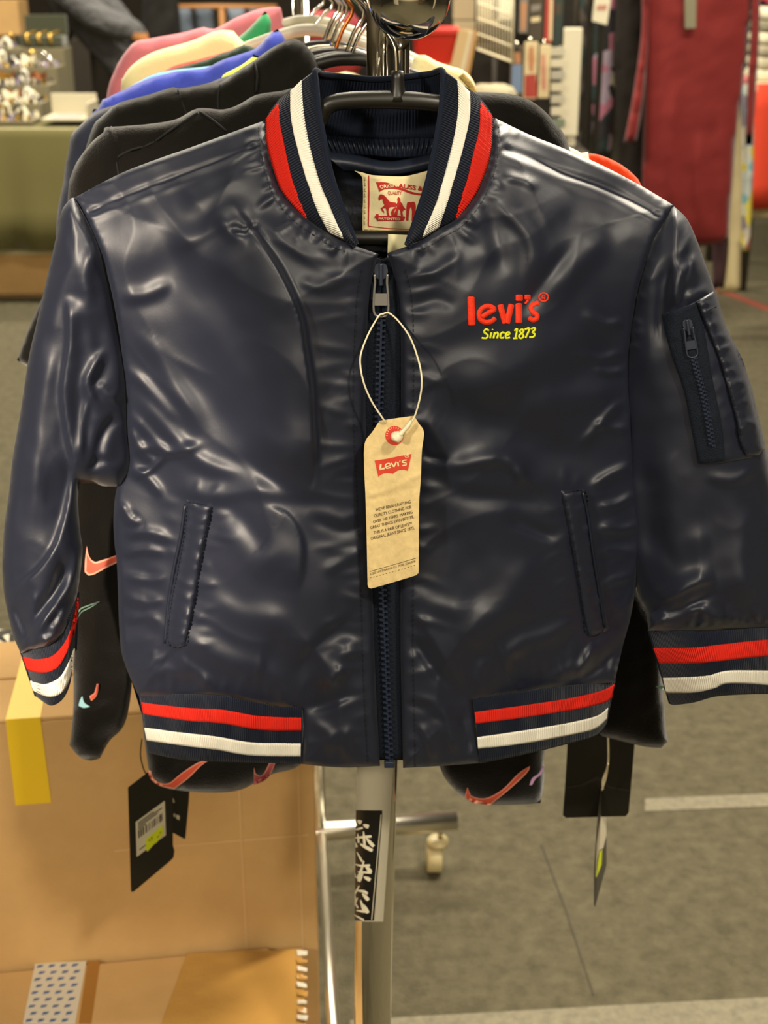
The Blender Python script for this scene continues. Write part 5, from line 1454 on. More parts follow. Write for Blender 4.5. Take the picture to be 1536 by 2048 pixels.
# ------------------------------------------------------------------ the hall: floor, walls
FL = mat('dark_carpet', '585342', .95, spec=.1, var=(30, .28), bump=(220, .8, .006))
def struct(o): o['kind'] = 'structure'; return o
fo = struct(mesh('floor', [(-7, -6, 0), (7, -6, 0), (7, 14, 0), (-7, 14, 0)], [(0, 1, 2, 3)], FL))
WALLM = mat('dark_hall_wall', '3a342a', .9, var=(2, .2))
struct(box('wall_back', (0, 14.05, 2.2), (14.2, .1, 4.4), WALLM)); struct(box('wall_left', (-7.05, 4, 2.2), (.1, 20, 4.4), WALLM)); struct(box('wall_right', (7.05, 4, 2.2), (.1, 20, 4.4), WALLM))
PALEW = mat('cream_hall_wall', 'c9bfa4', .9)
struct(box('wall_front', (0, -6.05, 2.2), (14.2, .1, 4.4), PALEW))
struct(box('ceiling', (0, 4, 4.45), (14.2, 20.2, .1), mat('grey_ceiling', '8a8272', .95)))
for k, (x, y, wd, c) in enumerate(((-2.6, -2.4, 1.1, 'd8d0b8'), (2.5, -3.0, 1.2, '6a5236'), (-4.6, .8, 1.2, '2a2620'), (3.6, .2, 1.0, 'd0c6a8'))):  # unseen upright panels added as pale and dark stripes for the chrome to reflect
    struct(box('trim_%d' % (k + 5), (x, y, 1.1), (wd, .06, 2.2), mat('added_panel_%d' % k, c, .8)))
def fpt(px, py, z=0.002):
    a = P(px, py, 1.0); d = a - np.array([0, 0, CAMZ]); k = (z - CAMZ) / d[2]
    return Vector((d[0] * k, d[1] * k, z))
def floor_strip(name, pts, m, h=.0015):
    t = [fpt(x, y, h) for x, y in pts]; b = [Vector((p.x, p.y, .0001)) for p in t]
    n = len(t)
    return struct(mesh(name, t + b, [tuple(range(n))[::-1]] + [(i, (i + 1) % n, n + (i + 1) % n, n + i) for i in range(n)], m, smooth=False))
TP = mat('pale_floor_tape', '716b58', .85, var=(60, .25)); SEAM = mat('carpet_seam', '3a372c', .95); RT = mat('red_floor_tape', '7a3a28', .8)
floor_strip('trim_1', [(1290, 1597), (1700, 1580), (1700, 1606), (1290, 1622)], TP)
floor_strip('trim_2', [(700, 2040), (1200, 2012), (1700, 1985), (1700, 2080), (700, 2140)], TP)
floor_strip('trim_3', [(1082, 1690), (1130, 1820), (1186, 1990), (1188, 1990), (1133, 1820), (1085, 1690)], SEAM)
floor_strip('trim_4', [(1440, 575), (1560, 622), (1560, 632), (1430, 582)], RT)

# ------------------------------------------------------------------ accessory table on the left
OLIVE = mat('olive_tablecloth', '5d5834', .85, spec=.2, sheen=.1)
CREAMM = mat('cream_board', 'd8cfae', .7)
TB = thing('display_table', 'long table under an olive cloth covered with small accessories, left background', 'table', (-2.6, 7.1, 0))
box('table_top', (-2.75, 7.15, .80), (2.8, 1.1, .04), CREAMM, TB, .004)
for x in (-4.1, -1.42):
    for y in (6.66, 7.64):
        box('leg', (x, y, .39), (.04, .04, .78), mat('table_leg_steel', '4a463c', .4, metal=.8) if 'table_leg_steel' not in bpy.data.materials else bpy.data.materials['table_leg_steel'], TB)
# cloth: top, front fall with soft folds, right end
v, f = [], []
NX = 70
prof_c = [(7.70, .825), (6.62, .825), (6.59, .815), (6.58, .78), (6.575, .6), (6.57, .45), (6.565, .27)]
for j, (yy, zz) in enumerate(prof_c):
    for i in range(NX + 1):
        x = -4.2 + (2.86) * i / NX
        a = max(0, (.8 - zz)) * .17
        v.append((x, yy - a * (.5 + .5 * math.sin(x * 9 + math.sin(x * 3) * 2) ** 3) - a * .6 * math.sin(x * 3.1 + zz * 3), zz))
for j in range(len(prof_c) - 1):
    for i in range(NX):
        f.append((j * (NX + 1) + i, (j + 1) * (NX + 1) + i, (j + 1) * (NX + 1) + i + 1, j * (NX + 1) + i + 1))
n0 = len(v)
for j, (xx, zz) in enumerate([(-1.34, .825), (-1.33, .8), (-1.325, .5), (-1.32, .27)]):
    for i in range(9):
        yy = 6.6 + 1.1 * i / 8
        v.append((xx + .02 * math.sin(i * 2.1) * (.8 - zz), yy, zz))
for j in range(3):
    for i in range(8):
        f.append((n0 + j * 9 + i, n0 + (j + 1) * 9 + i, n0 + (j + 1) * 9 + i + 1, n0 + j * 9 + i + 1))
clo = mesh('tablecloth', v, f, OLIVE)
tag(clo, 'olive green cloth draped over the accessory table', 'tablecloth')
clo.modifiers.new('thickness', 'SOLIDIFY').thickness = .004
bxw = thing('storage_box', 'brown cardboard box stored under the accessory table, pale rim on top', 'box', (-2.4, 6.75, 0))
for nm, c, s, m in (('box_front', (-2.5, 6.62, .13), (2.0, .012, .20), CARD), ('box_back', (-2.5, 7.1, .13), (2.0, .012, .20), CARD), ('box_end', (-1.505, 6.86, .13), (.012, .47, .20), CARD), ('box_end', (-3.495, 6.86, .13), (.012, .47, .20), CARD), ('box_bottom', (-2.5, 6.86, .035), (1.98, .47, .012), CARD), ('box_rim', (-2.5, 6.60, .245), (2.0, .02, .03), mat('pale_rim', 'd8d0a8', .5))):
    box(nm, c, s, m, bxw, .003)
box('runner', (-2.5, 6.7, .015), (1.9, .05, .03), CARD_E, bxw); box('runner', (-2.5, 7.0, .015), (1.9, .05, .03), CARD_E, bxw)
TI = thing('tiered_stand', 'pale tiered display stand on the olive table', 'display stand', (-2.5, 7.2, .83))
TIERM = mat('grey_tan_felt', '6e674f', .9)
steps = [(6.66, .02), (6.86, .08), (7.06, .15), (7.26, .22), (7.46, .30)]
for y0, h in steps:
    xe = -1.66; box('tier', ((-3.92 + xe) / 2, y0 + .09, .829 + h / 2), (xe + 3.92, .185, h), TIERM, TI, .004)
# accessories: small individual pieces on the tiers
def hoop_mesh():
    me = bpy.data.meshes.new('hoop'); v, f = [], []
    for i in range(12):
        a = 2 * math.pi * i / 12
        for k in range(6):
            b = 2 * math.pi * k / 6
            v.append(((.018 + .005 * math.cos(b)) * math.cos(a), .004 + .005 * math.sin(b), .0225 + (.018 + .005 * math.cos(b)) * math.sin(a)))
    for i in range(12):
        for k in range(6):
            f.append((i * 6 + k, i * 6 + (k + 1) % 6, ((i + 1) % 12) * 6 + (k + 1) % 6, ((i + 1) % 12) * 6 + k))
    me.from_pydata(v, [], f); return me
def clip_mesh():
    me = bpy.data.meshes.new('clip'); v, f = [], []
    for i in range(7):
        t = i / 6; x = -.03 + .06 * t; z = .006 + .020 * math.sin(math.pi * t)
        v += [(x, -.009, z), (x, .009, z), (x, .007, z + .010), (x, -.007, z + .010)]
    for i in range(6):
        for k in range(4):
            l = (k + 1) % 4
            f.append((i * 4 + k, i * 4 + l, i * 4 + 4 + l, i * 4 + 4 + k))
    f += [(3, 2, 1, 0), (24, 25, 26, 27)]
    me.from_pydata(v, [], f); return me
def bow_mesh():
    me = bpy.data.meshes.new('bow'); v, f = [], []
    for s in (-1, 1):
        b = len(v)
        v += [(0, -.006, .012), (0, .006, .012), (0, .006, .024), (0, -.006, .024), (s * .03, -.012, .002), (s * .03, .012, .002), (s * .034, .012, .036), (s * .034, -.012, .036)]
        f += [(b, b + 1, b + 5, b + 4), (b + 1, b + 2, b + 6, b + 5), (b + 2, b + 3, b + 7, b + 6), (b + 3, b, b + 4, b + 7), (b + 4, b + 5, b + 6, b + 7)]
    me.from_pydata(v, [], f); return me
kinds = [('hair_ring', 'hair ring', hoop_mesh), ('hair_clip', 'hair clip', clip_mesh), ('hair_bow', 'hair bow', bow_mesh)]
pal = [('gold', 'c8a24a', .25, .8), ('ivory', 'e9e2c4', .5, 0), ('black', '1d1b18', .4, 0), ('copper', 'a8663a', .3, .8), ('silver', 'c9c6bc', .2, .9), ('lavender', '9a8fa8', .5, 0), ('yellow', 'd6e02a', .5, 0), ('white', 'f2eedd', .3, 0)]
ra = random.Random(11)
protos = {}
pm = {p[0]: mat(p[0] + '_accessory', p[1], p[2], metal=p[3]) for p in pal}
for k, (nm, cat, fn) in enumerate(kinds):
    for p in pal:
        me = fn(); me.materials.append(pm[p[0]]); protos[(k, p[0])] = me
cnt = 0
for si, (y0, h) in enumerate(steps):
    n_row = 16
    for i in range(n_row * 2):
        row, col = divmod(i, n_row)
        x = -2.95 + .0785 * (col + .5) + .006 * (ra.random() - .5)
        if si == 4 and x > -1.95: continue
        k = ra.randrange(3)
        c = ra.choices([p[0] for p in pal], [3, 5, 3 if si < 2 else 1, 2, 4, 1, .0, 4])[0]
        if si == 0 and 5 < col < 9 and k != 1: c = 'yellow'
        o = bpy.data.objects.new(kinds[k][0], protos[(k, c)])
        COL.objects.link(o)
        o.location = (x, y0 + .045 + .085 * row, .8295 + h); o.rotation_euler = (0, 0, (ra.random() - .5) * .5)
        s = .92 + .14 * ra.random(); o.scale = (s, s * 1.3, s * 1.6)
        tag(o, f'{c} {kinds[k][1]} lying among the accessories on the tiered stand', kinds[k][1], f'{c} {kinds[k][1]}s on the tiered stand')
# uncountable beads and pins strewn between the rows
gv, gf = [], []
for k in range(3000):
    y0, h = ra.choice(steps)
    if h > .25 and ra.random() < .2: continue
    x = -2.98 + 1.30 * ra.random(); y = y0 + ra.choice((.012, .022, .075, .088, .10, .165, .175)) + .006 * (ra.random() - .5); z = .8295 + h; r = .006 + .007 * ra.random(); b = len(gv)
    if h > .25 and x > -1.93: continue
    a = ra.random() * 3; cc, ss = math.cos(a), math.sin(a)
    for px_, py_, pz_ in ((-1, -.5, 0), (1, -.5, 0), (1, .5, 0), (-1, .5, 0), (-.6, -.3, 1), (.6, -.3, 1), (.6, .3, 1), (-.6, .3, 1)):
        gv.append((x + r * (px_ * cc - py_ * ss), y + r * (px_ * ss + py_ * cc), z + r * 2.0 * pz_))
    gf += [(b, b + 3, b + 2, b + 1), (b + 4, b + 5, b + 6, b + 7), (b, b + 1, b + 5, b + 4), (b + 1, b + 2, b + 6, b + 5), (b + 2, b + 3, b + 7, b + 6), (b + 3, b, b + 4, b + 7)]
beads = mesh('strewn_beads', gv, gf, [pm['black'], pm['silver'], pm['ivory'], pm['gold'], pm['black'], pm['lavender']], TI, smooth=False, mi=[(i // 6) % 6 for i in range(len(gf))])
beads['kind'] = 'stuff'
# ring box and tray at the right end of the stand
tr = thing('ring_box', 'dark green open jewellery box with gold chains at the end of the stand', 'box', (-1.78, 7.55, 1.13))
DG = mat('dark_green_velvet', '3a3d2a', .9, sheen=.4)
box('box_base', (-1.78, 7.55, 1.16), (.22, .14, .05), DG, tr, .004); box('box_lid', (-1.78, 7.63, 1.235), (.22, .02, .10), DG, tr, .004)
for i in range(3):
    tube('chain', [(-1.84 + i * .06, 7.47, 1.15), (-1.85 + i * .06, 7.475, 1.19), (-1.82 + i * .06, 7.56, 1.205)], .008, pm['gold'], tr, 8, step=4)
WHT = mat('grey_white_card', 'b8b096', .7)
cd = thing('label_tray', 'white cardboard tray with printed labels at the right end of the olive table', 'tray', (-1.55, 6.72, .85))
WH = mat('white_card', 'e6dec2', .7)
box('tray_base', (-1.50, 6.75, .856), (.22, .24, .012), WHT, cd, .003); box('tray_back', (-1.50, 6.87, .905), (.22, .012, .10), WHT, cd, .003); box('tray_end', (-1.39, 6.75, .89), (.012, .24, .08), WHT, cd, .003)
for i in range(3):
    box('tray_label', (-1.50, 6.66 + i * .06, .8635), (.13, .025, .003), mat('label_ink_%d' % i, ['9aa0a8', 'c8a49a', '8f8a94'][i], .8), cd)

# ------------------------------------------------------------------ shopper leaning over behind the table
def person(label, loc, joints, edges, radii, zones):
    me = bpy.data.meshes.new('person')
    me.from_pydata([Vector(j) for j in joints], edges, [])
    o = bpy.data.objects.new('person', me)
    COL.objects.link(o)
    sk = o.modifiers.new('skin', 'SKIN'); sk.use_smooth_shade = True
    for i, r in enumerate(radii):
        me.skin_vertices[0].data[i].radius = r if isinstance(r, tuple) else (r, r)
    me.skin_vertices[0].data[0].use_root = True
    o.modifiers.new('sub', 'SUBSURF').levels = 2; o.modifiers['sub'].render_levels = 2
    dg = bpy.context.evaluated_depsgraph_get()
    me2 = bpy.data.meshes.new_from_object(o.evaluated_get(dg))
    bpy.data.objects.remove(o)
    me2.name = 'person'
    mats = [z[0] for z in zones]
    me2.materials.clear()
    for m in mats: me2.materials.append(m)
    for p in me2.polygons:
        p.use_smooth = True
        c = p.center
        for k, z in enumerate(zones):
            if z[1](c): p.material_index = k; break
    o = bpy.data.objects.new('person', me2)
    COL.objects.link(o)
    o.location = loc
    tag(o, label, 'person')
    return o
SKIN = mat('skin', 'c98a52', .55); CHAR = mat('charcoal_jacket', '505052', .85, bump=(25, .7, .04)); TROU = mat('black_trousers', '1d1c1c', .9); HAIR = mat('black_hair', '15110e', .6); SHOE = mat('dark_shoes', '201c18', .6)
# facing left, bent at the waist towards the goods, one hand on the hip
J = [(0, 0, .93), (-.06, .0, 1.10), (-.20, 0, 1.28), (-.34, 0, 1.42), (-.42, 0, 1.48), (-.50, -.01, 1.545), (-.545, -.01, 1.62),
     (.03, -.10, .90), (.03, -.11, .50), (.05, -.11, .09), (-.07, -.11, .045), (-.02, .10, .90), (-.04, .11, .50), (.0, .11, .09), (-.12, .11, .045),
     (-.33, -.17, 1.42), (-.12, -.24, 1.25), (.06, -.22, 1.20), (.10, -.20, 1.135), (.09, -.18, 1.08),
     (-.35, .17, 1.42), (-.42, .22, 1.17), (-.60, .18, 1.05), (-.68, .16, 1.03), (-.74, .15, 1.02)]
Ed = [(0, 1), (1, 2), (2, 3), (3, 4), (4, 5), (5, 6), (0, 7), (7, 8), (8, 9), (9, 10), (0, 11), (11, 12), (12, 13), (13, 14), (3, 15), (15, 16), (16, 17), (17, 18), (18, 19), (3, 20), (20, 21), (21, 22), (22, 23), (23, 24)]
Rr = [(.15, .17), (.15, .17), (.15, .18), (.13, .17), .06, (.085, .075), (.07, .06), .09, .062, .042, (.045, .035), .09, .062, .042, (.045, .035), .095, .082, .066, .042, .034, .09, .075, .055, .034, .024]
zones = [(SKIN, lambda c: (c.z > 1.50 and c.x < -.44 and c.z < 1.60 and c.x < -.5) or (c.y < -.13 and c.x > .055 and 1.06 < c.z < 1.185) or (c.x < -.62 and c.z < 1.12 and c.z > .95)), (HAIR, lambda c: c.z > 1.53 and c.x < -.4), (SHOE, lambda c: c.z < .08), (TROU, lambda c: c.z < .96), (CHAR, lambda c: True)]
person('person in a charcoal jacket bending over the accessory table with one hand on the hip', (-1.40, 8.02, 0), J, Ed, Rr, zones)

# ------------------------------------------------------------------ far left: shelf box, dark coats, rail of jeans
fb = thing('far_table', 'dark table with a brown carton in the far left background', 'table', (-2.7, 9.6, 0))
DK = mat('dark_brown_cloth', '2a241a', .9)
box('table_top', (-2.7, 9.6, 1.08), (1.6, .6, .04), DK, fb, .004)
for x in (-3.4, -2.0):
    for y in (9.36, 9.84): box('leg', (x, y, .53), (.05, .05, 1.06), DK, fb)
box('drape', (-2.7, 9.285, .75), (1.6, .02, .66), DK, fb, .005)
cb = thing('carton', 'brown carton on the dark far table, top left corner', 'box', (-2.45, 9.5, 1.1))
for nm, c, s in (('box_front', (-2.52, 9.42, 1.20), (.30, .01, .20)), ('box_back', (-2.52, 9.68, 1.20), (.30, .01, .20)), ('box_side', (-2.665, 9.55, 1.20), (.01, .25, .20)), ('box_side', (-2.375, 9.55, 1.20), (.01, .25, .20)), ('box_flap', (-2.52, 9.55, 1.305), (.30, .27, .01))):
    box(nm, c, s, CARD, cb, .002)
rail = thing('jeans_rail', 'wooden rail carrying hanging blue jeans in the far background', 'rail', (-1.1, 9.5, 0))
WOOD = mat('orange_brown_wood', '9a6a3a', .6)
tube('rail_bar', [(-1.42, 9.5, 1.265), (-1.1, 9.5, 1.268), (-.70, 9.5, 1.265)], .02, WOOD, rail, 12)
for x in (-1.42, -1.06, -.70):
    tube('rail_post', [(x, 9.5, 0), (x, 9.5, .6), (x, 9.5, 1.26)], .022, WOOD, rail, 10)
for i, x in enumerate((-1.31, -1.17, -.96, -.82)):
    jm = mat('denim_%d' % i, ['5a6470', '4c5560', '6a7480', '525c68'][i], .9, bump=(200, .3, .003))
    jj = Panel([(a, b, 9.47) for a, b in [tuple(map(float, pix(x + dx, 9.47, z))) for dx, z in ((-.06, 1.26), (.06, 1.26), (.066, .9), (.062, .45), (.015, .45), (0, .85), (-.015, .45), (-.062, .45), (-.066, .9))]], 8, (5, .02), (20, .01), [], (.006, .05), 3, 60 + i).build('hanging_jeans', jm, None, back=.02)
    tag(jj, ['greyish blue jeans, leftmost on the wooden rail', 'dark blue jeans left of the middle rail post', 'pale blue jeans right of the middle rail post', 'slate blue jeans, rightmost on the wooden rail'][i], 'jeans', 'jeans on the wooden rail')
dc = Panel([(a, b, 9.0) for a, b in [(290, -60), (330, -70), (352, -20), (362, 60), (366, 200), (290, 205), (282, 60)]], 8, (8, .06), (30, .04), [], (.01, .03), 4, 70).build('dark_coat', mat('black_wool', '14120e', .95), None, back=.06)
tag(dc, 'long black coat hanging behind the person in charcoal', 'coat')

# ------------------------------------------------------------------ stall on the right: counter, wire basket, packs, board
CT = thing('stall_counter', 'dark stall counter behind the rack on the right', 'counter', (.62, 5.1, 0))
DKW = mat('dark_counter', '2b251c', .8)
box('counter_top', (.44, 5.1, .88), (.62, 1.3, .04), DKW, CT, .004)
for nm, c, s in (('counter_front', (.44, 4.46, .43), (.62, .03, .86)), ('counter_back', (.44, 5.74, .43), (.62, .03, .86)), ('counter_side', (.145, 5.1, .43), (.03, 1.24, .86)), ('counter_side', (.735, 5.1, .43), (.03, 1.24, .86))):
    box(nm, c, s, DKW, CT)
GP = thing('pegboard', 'black display panel standing on the stall counter', 'panel', (.55, 5.68, .9))
box('panel_board', (.49, 5.70, 1.40), (.50, .03, 1.0), mat('black_panel', '2a251e', .9, var=(20, .4)), GP, .004)
BST = mat('black_steel', '2e2a24', .45, metal=.6)
for x, lb in ((.80, 'left of the two black steel posts between pegboard and clothes rail'), (.845, 'right of the two black steel posts between pegboard and clothes rail')):
    pt_ = thing('steel_post', lb, 'post', (x, 5.62, 0), 'black steel posts')
    box('post_tube', (x, 5.62, .94), (.022, .03, 1.86), BST, pt_, .003); box('post_foot', (x, 5.62, .005), (.036, .10, .01), BST, pt_, .002)
def px_box(name, x0, y0, x1, y1, Y, d, m, parent=None, bev=.003):
    """box whose front face spans a pixel rectangle at distance Y, d deep"""
    a, b = P(x0, (y0 + y1) / 2, Y), P(x1, (y0 + y1) / 2, Y); t, u_ = P((x0 + x1) / 2, y0, Y), P((x0 + x1) / 2, y1, Y)
    return box(name, ((a[0] + b[0]) / 2, Y + d / 2, (t[2] + u_[2]) / 2), (b[0] - a[0], d, t[2] - u_[2]), m, parent, bev)
# red bin on a carton
rbz = P(868, 128, 4.9)[2]
cz = thing('carton', 'plain carton on the counter carrying the red bin', 'box', (.2, 5.0, .9))
for nm, c, s in (('box_front', (.17, 4.86, (.9 + rbz) / 2), (.20, .012, rbz - .902)), ('box_back', (.17, 5.20, (.9 + rbz) / 2), (.20, .012, rbz - .902)), ('box_side', (.076, 5.03, (.9 + rbz) / 2), (.012, .33, rbz - .902)), ('box_side', (.264, 5.03, (.9 + rbz) / 2), (.012, .33, rbz - .902)), ('box_flap', (.17, 5.03, rbz - .006), (.20, .35, .01))):
    box(nm, c, s, CARD, cz, .002)
RB = thing('red_bin', 'red plastic bin right of the chrome post', 'bin', (.19, 5.0, rbz))
REDP = mat('red_plastic', 'c8281a', .4)
def taper_bin(c, wb, wt, d0, d1, h, m, parent):
    th = .008
    for s in (-1, 1):
        v = []
        for (wd, dp, z) in ((wb, d0, 0), (wt, d1, h)):
            v += [(c[0] + s * wd / 2, c[1] - dp / 2, c[2] + z), (c[0] + s * wd / 2, c[1] + dp / 2, c[2] + z), (c[0] + s * (wd / 2 - th), c[1] + dp / 2, c[2] + z), (c[0] + s * (wd / 2 - th), c[1] - dp / 2, c[2] + z)]
        mesh('bin_side', v, [(0, 1, 2, 3), (7, 6, 5, 4), (0, 4, 5, 1), (1, 5, 6, 2), (2, 6, 7, 3), (3, 7, 4, 0)], m, parent, smooth=False)
        v = []
        for (wd, dp, z) in ((wb, d0, 0), (wt, d1, h)):
            v += [(c[0] - wd / 2, c[1] + s * dp / 2, c[2] + z), (c[0] + wd / 2, c[1] + s * dp / 2, c[2] + z), (c[0] + wd / 2, c[1] + s * (dp / 2 - th), c[2] + z), (c[0] - wd / 2, c[1] + s * (dp / 2 - th), c[2] + z)]
        mesh('bin_wall', v, [(0, 1, 2, 3), (7, 6, 5, 4), (0, 4, 5, 1), (1, 5, 6, 2), (2, 6, 7, 3), (3, 7, 4, 0)], m, parent, smooth=False)
    box('bin_base', (c[0], c[1], c[2] + .006), (wb - .01, d0 - .01, .01), m, parent)
    box('bin_rim', (c[0], c[1] - d1 / 2, c[2] + h), (wt + .02, .02, .02), m, parent, .004); box('bin_rim', (c[0], c[1] + d1 / 2, c[2] + h), (wt + .02, .02, .02), m, parent, .004)
    box('bin_rim', (c[0] - wt / 2, c[1], c[2] + h), (.02, d1, .02), m, parent, .004); box('bin_rim', (c[0] + wt / 2, c[1], c[2] + h), (.02, d1, .02), m, parent, .004)
taper_bin((.175, 4.98, rbz), .13, .15, .16, .2, .105, REDP, RB)
# maroon bag behind the hanger hooks
bundle('maroon_bag', 'maroon cloth bag seen behind the hanger hooks', 'bag', (-.20, 5.15, 1.26), (.13, .12, .12), mat('maroon_cloth', '7c1f26', .85), 8.2)
bundle('cream_bundle', 'cream cloth bundle behind the hanger hooks, below the maroon bag', 'bundle', (-.17, 4.9, 1.072), (.13, .12, .115), mat('cream_cloth_bundle', 'e0d4a4', .9), 9.4)
sc2 = thing('side_counter', 'dark side counter left of the stall carrying the cloth bundles', 'counter', (-.2, 5.0, 0))
box('counter_top', (-.2, 5.0, .92), (.55, .7, .04), DKW, sc2, .004)
for x in (-.45, .05):
    for y in (4.68, 5.32): box('leg', (x, y, .45), (.04, .04, .90), DKW, sc2)
# bundle of clear sleeves leaning
pkb = thing('packet_bundle', 'bundle of clear packets with beige cards leaning right of the red bin', 'packets', tuple(P(925, 190, 4.7)))
for i, (dx, c) in enumerate(((0, 'e0c08a'), (9, 'f0e6c0'), (18, 'd8b894'), (26, 'c89a50'))):
    poly_flat('packet', [(854 + dx, 335), (876 + dx, 335), (938 + dx * .7, 62), (918 + dx * .7, 58)], lambda p, i=i: np.full(len(p), 4.72 + i * .012), 0, mat('packet_card_%d' % i, c, .35, spec=.6), pkb, .008)
# clear boxes above
cbx = thing('clear_boxes', 'clear plastic boxes stacked behind the packet bundle', 'boxes', tuple(P(925, 80, 5.2)))
CLR = mat('clear_box_plastic', 'b8ac8c', .2, spec=.6)
for x0, y0, x1, y1 in ((908, 42, 950, 92), (908, -40, 950, 40), (958, -30, 1000, 48), (985, -30, 1024, 40)):
    px_box('clear_box', x0, y0, x1, y1, 5.25 + .02 * (x0 > 950), .12, CLR if x0 < 980 else WH, cbx)
box('box_shelf', tuple((P(955, 96, 5.32) + np.array([0, .02, 0]))), (.30, .2, .012), DKW, cbx)
_zs = float(P(955, 96, 5.32)[2]); box('shelf_post', (float(P(935, 170, 5.40)[0]), 5.40, (.902 + _zs - .006) / 2), (.03, .03, _zs - .908), DKW, cbx)
# white wire basket
WB = thing('wire_basket', 'white wire grid basket on the stall right of the clear boxes', 'basket', tuple(P(990, 125, 5.1)))
WWM = mat('white_wire', 'e4dcbc', .5)
def pl(px, py): # slightly turned grid plane
    return P(px, py, 5.15 - .25 * (px - 955) / 75.0)
gx0, gx1 = 955, 1025
for i in range(13):
    x = gx0 + (gx1 - gx0) * i / 12
    tube('wire', [pl(x, 58 + (x - gx0) * .12 - 80), pl(x, 98 + (x - gx0) * .37)], .0022, WWM, WB, 6)
for k in range(6):
    tube('wire', [pl(gx0, 98 - 31 * k), pl((gx0 + gx1) / 2, 98 - 31 * k + 13), pl(gx1, 98 - 31 * k + 26)], .0028 if k else .004, WWM, WB, 6)
tube('basket_edge', [pl(1026, -60), pl(1026, 30), pl(1024, 126)], .004, WWM, WB, 8)
tube('basket_foot', [pl(990, 112), tuple(np.array(pl(990, 112)) * [1, 1, 0] + [0, 0, .9])], .008, DKW, WB, 8)
# picture packs hanging on the panel
FIG = mat('pack_figure', 'c98f62', .5)
def pack(x0, y0, x1, y1, Y, base, shapes, label):
    t = thing('stocking_pack', label, 'pack', tuple(P((x0 + x1) / 2, y1, Y)), 'packs on the display panel')
    b = px_box('pack_card', x0, y0, x1, y1, Y, .012, base, t, .001)
    for pts, m in shapes:
        poly_flat('pack_picture', pts, lambda p: np.full(len(p), Y - .0008), 0, m, b)
    tube('pack_hook', [P((x0 + x1) / 2, y0 + 3, Y + .006), P((x0 + x1) / 2, y0 - 8, Y + .006), P((x0 + x1) / 2, y0 - 10, 5.683)], .003, CHROME_W, t, 6)
PB = mat('pack_blue', '7f97b8', .5); PC = mat('pack_cream', 'e8d6a8', .4); PRD = mat('pack_red', 'b8463a', .5); PDK = mat('pack_dark', '4a4132', .5); PG = mat('pack_grey', '8f877c', .5); PTL = mat('pack_teal', '2c3b36', .5)
pack(1021, 92, 1046, 192, 5.5, mat('pack_brown', '6a5a48', .5), [([(1028, 105), (1040, 105), (1042, 125), (1030, 128)], FIG), ([(1024, 130), (1044, 128), (1045, 185), (1023, 185)], PB)], 'stocking pack with a figure in blue on the display panel')
pack(1048, 84, 1074, 198, 5.5, PC, [([(1058, 95), (1067, 92), (1070, 120), (1066, 145), (1058, 140), (1056, 115)], FIG), ([(1050, 150), (1072, 148), (1074, 195), (1049, 195)], PRD)], 'stocking pack with a figure in red on cream card')
pack(1078, 90, 1100, 196, 5.5, PC, [([(1082, 110), (1090, 108), (1092, 180), (1083, 180)], mat('pack_pink', 'd8947a', .5))], 'stocking pack with long pink legs on cream card')
pack(1040, -20, 1056, 66, 5.6, PG, [([(1042, 5), (1054, 5), (1050, 60), (1043, 60)], FIG)], 'narrow grey stocking pack above the blue one')
pack(1058, -20, 1086, 82, 5.6, PDK, [([(1062, 10), (1082, 8), (1080, 20), (1062, 24)], PG), ([(1062, 35), (1080, 33), (1080, 42), (1062, 45)], PC)], 'dark patterned stocking pack above the red one')
pack(1090, -20, 1106, 86, 5.6, PRD, [([(1100, -10), (1106, -10), (1104, 80), (1098, 80)], PC)], 'red and cream stocking pack')
pack(1108, -20, 1126, 94, 5.6, PTL, [([(1110, 5), (1124, 5), (1122, 30), (1110, 30)], PDK)], 'dark teal stocking pack beside the white board')
hbd = thing('hook_board', 'tall white hook board with small clear hangers on the stall', 'board', tuple(P(1142, 272, 5.3)))
px_box('board', 1124, 56, 1160, 272, 5.3, .02, WH, hbd, .003)
for i, y in enumerate((95, 118, 142, 166, 190, 214, 238)):
    px_box('board_card', 1102, y, 1130, y + 17, 5.24, .006, mat('clear_card_%d' % i, ['cfc8b0', 'e0d8bc', 'b8b4a4', 'd8d0b4', 'c4bea8', 'dcd4b8', '7f8a76'][i], .3), hbd, .001)
    tube('board_hook', [P(1118, y - 1, 5.243), P(1120, y - 3, 5.27), P(1126, y - 2, 5.30)], .002, CHROME_W, hbd, 6)
px_box('board_stand', 1134, 272, 1150, 298, 5.31, .012, WH, hbd, .001)
ps = thing('price_sign', 'white price sign with red print hanging right of the panel posts', 'sign', tuple(P(1200, 45, 5.55)))
poly_flat('sign_card', [(1184, 42), (1214, 50), (1226, -30), (1192, -34)], lambda p: np.full(len(p), 5.5), 0, WH, ps, .004)
for i in range(4):
    poly_flat('sign_print', [(1194 + i * 5, 20), (1197 + i * 5, 20.5), (1198.5 + i * 5, 10), (1195.5 + i * 5, 9.5)], lambda p: np.full(len(p), 5.5), .002, PRD, ps)
tube('sign_hook', [P(1206, -30, 5.502), P(1206, -60, 5.52), P(1200, -75, 5.60)], .002, CHROME_W, ps, 6)
bundle('grey_fur_hat', 'pale grey fluffy bundle on the counter below the blue pack', 'bundle', tuple(P(985, 190, 4.85) + np.array([0, .05, -.02])), (.085, .07, .05), mat('grey_fluff', 'b0a88c', .95, bump=(120, 1.0, .01)), 2.2)
cr3 = thing('carton', 'low dark carton under the grey fluffy bundle', 'box', (.36, 4.95, .9))
zf = float(P(985, 190, 4.85)[2]) - .07
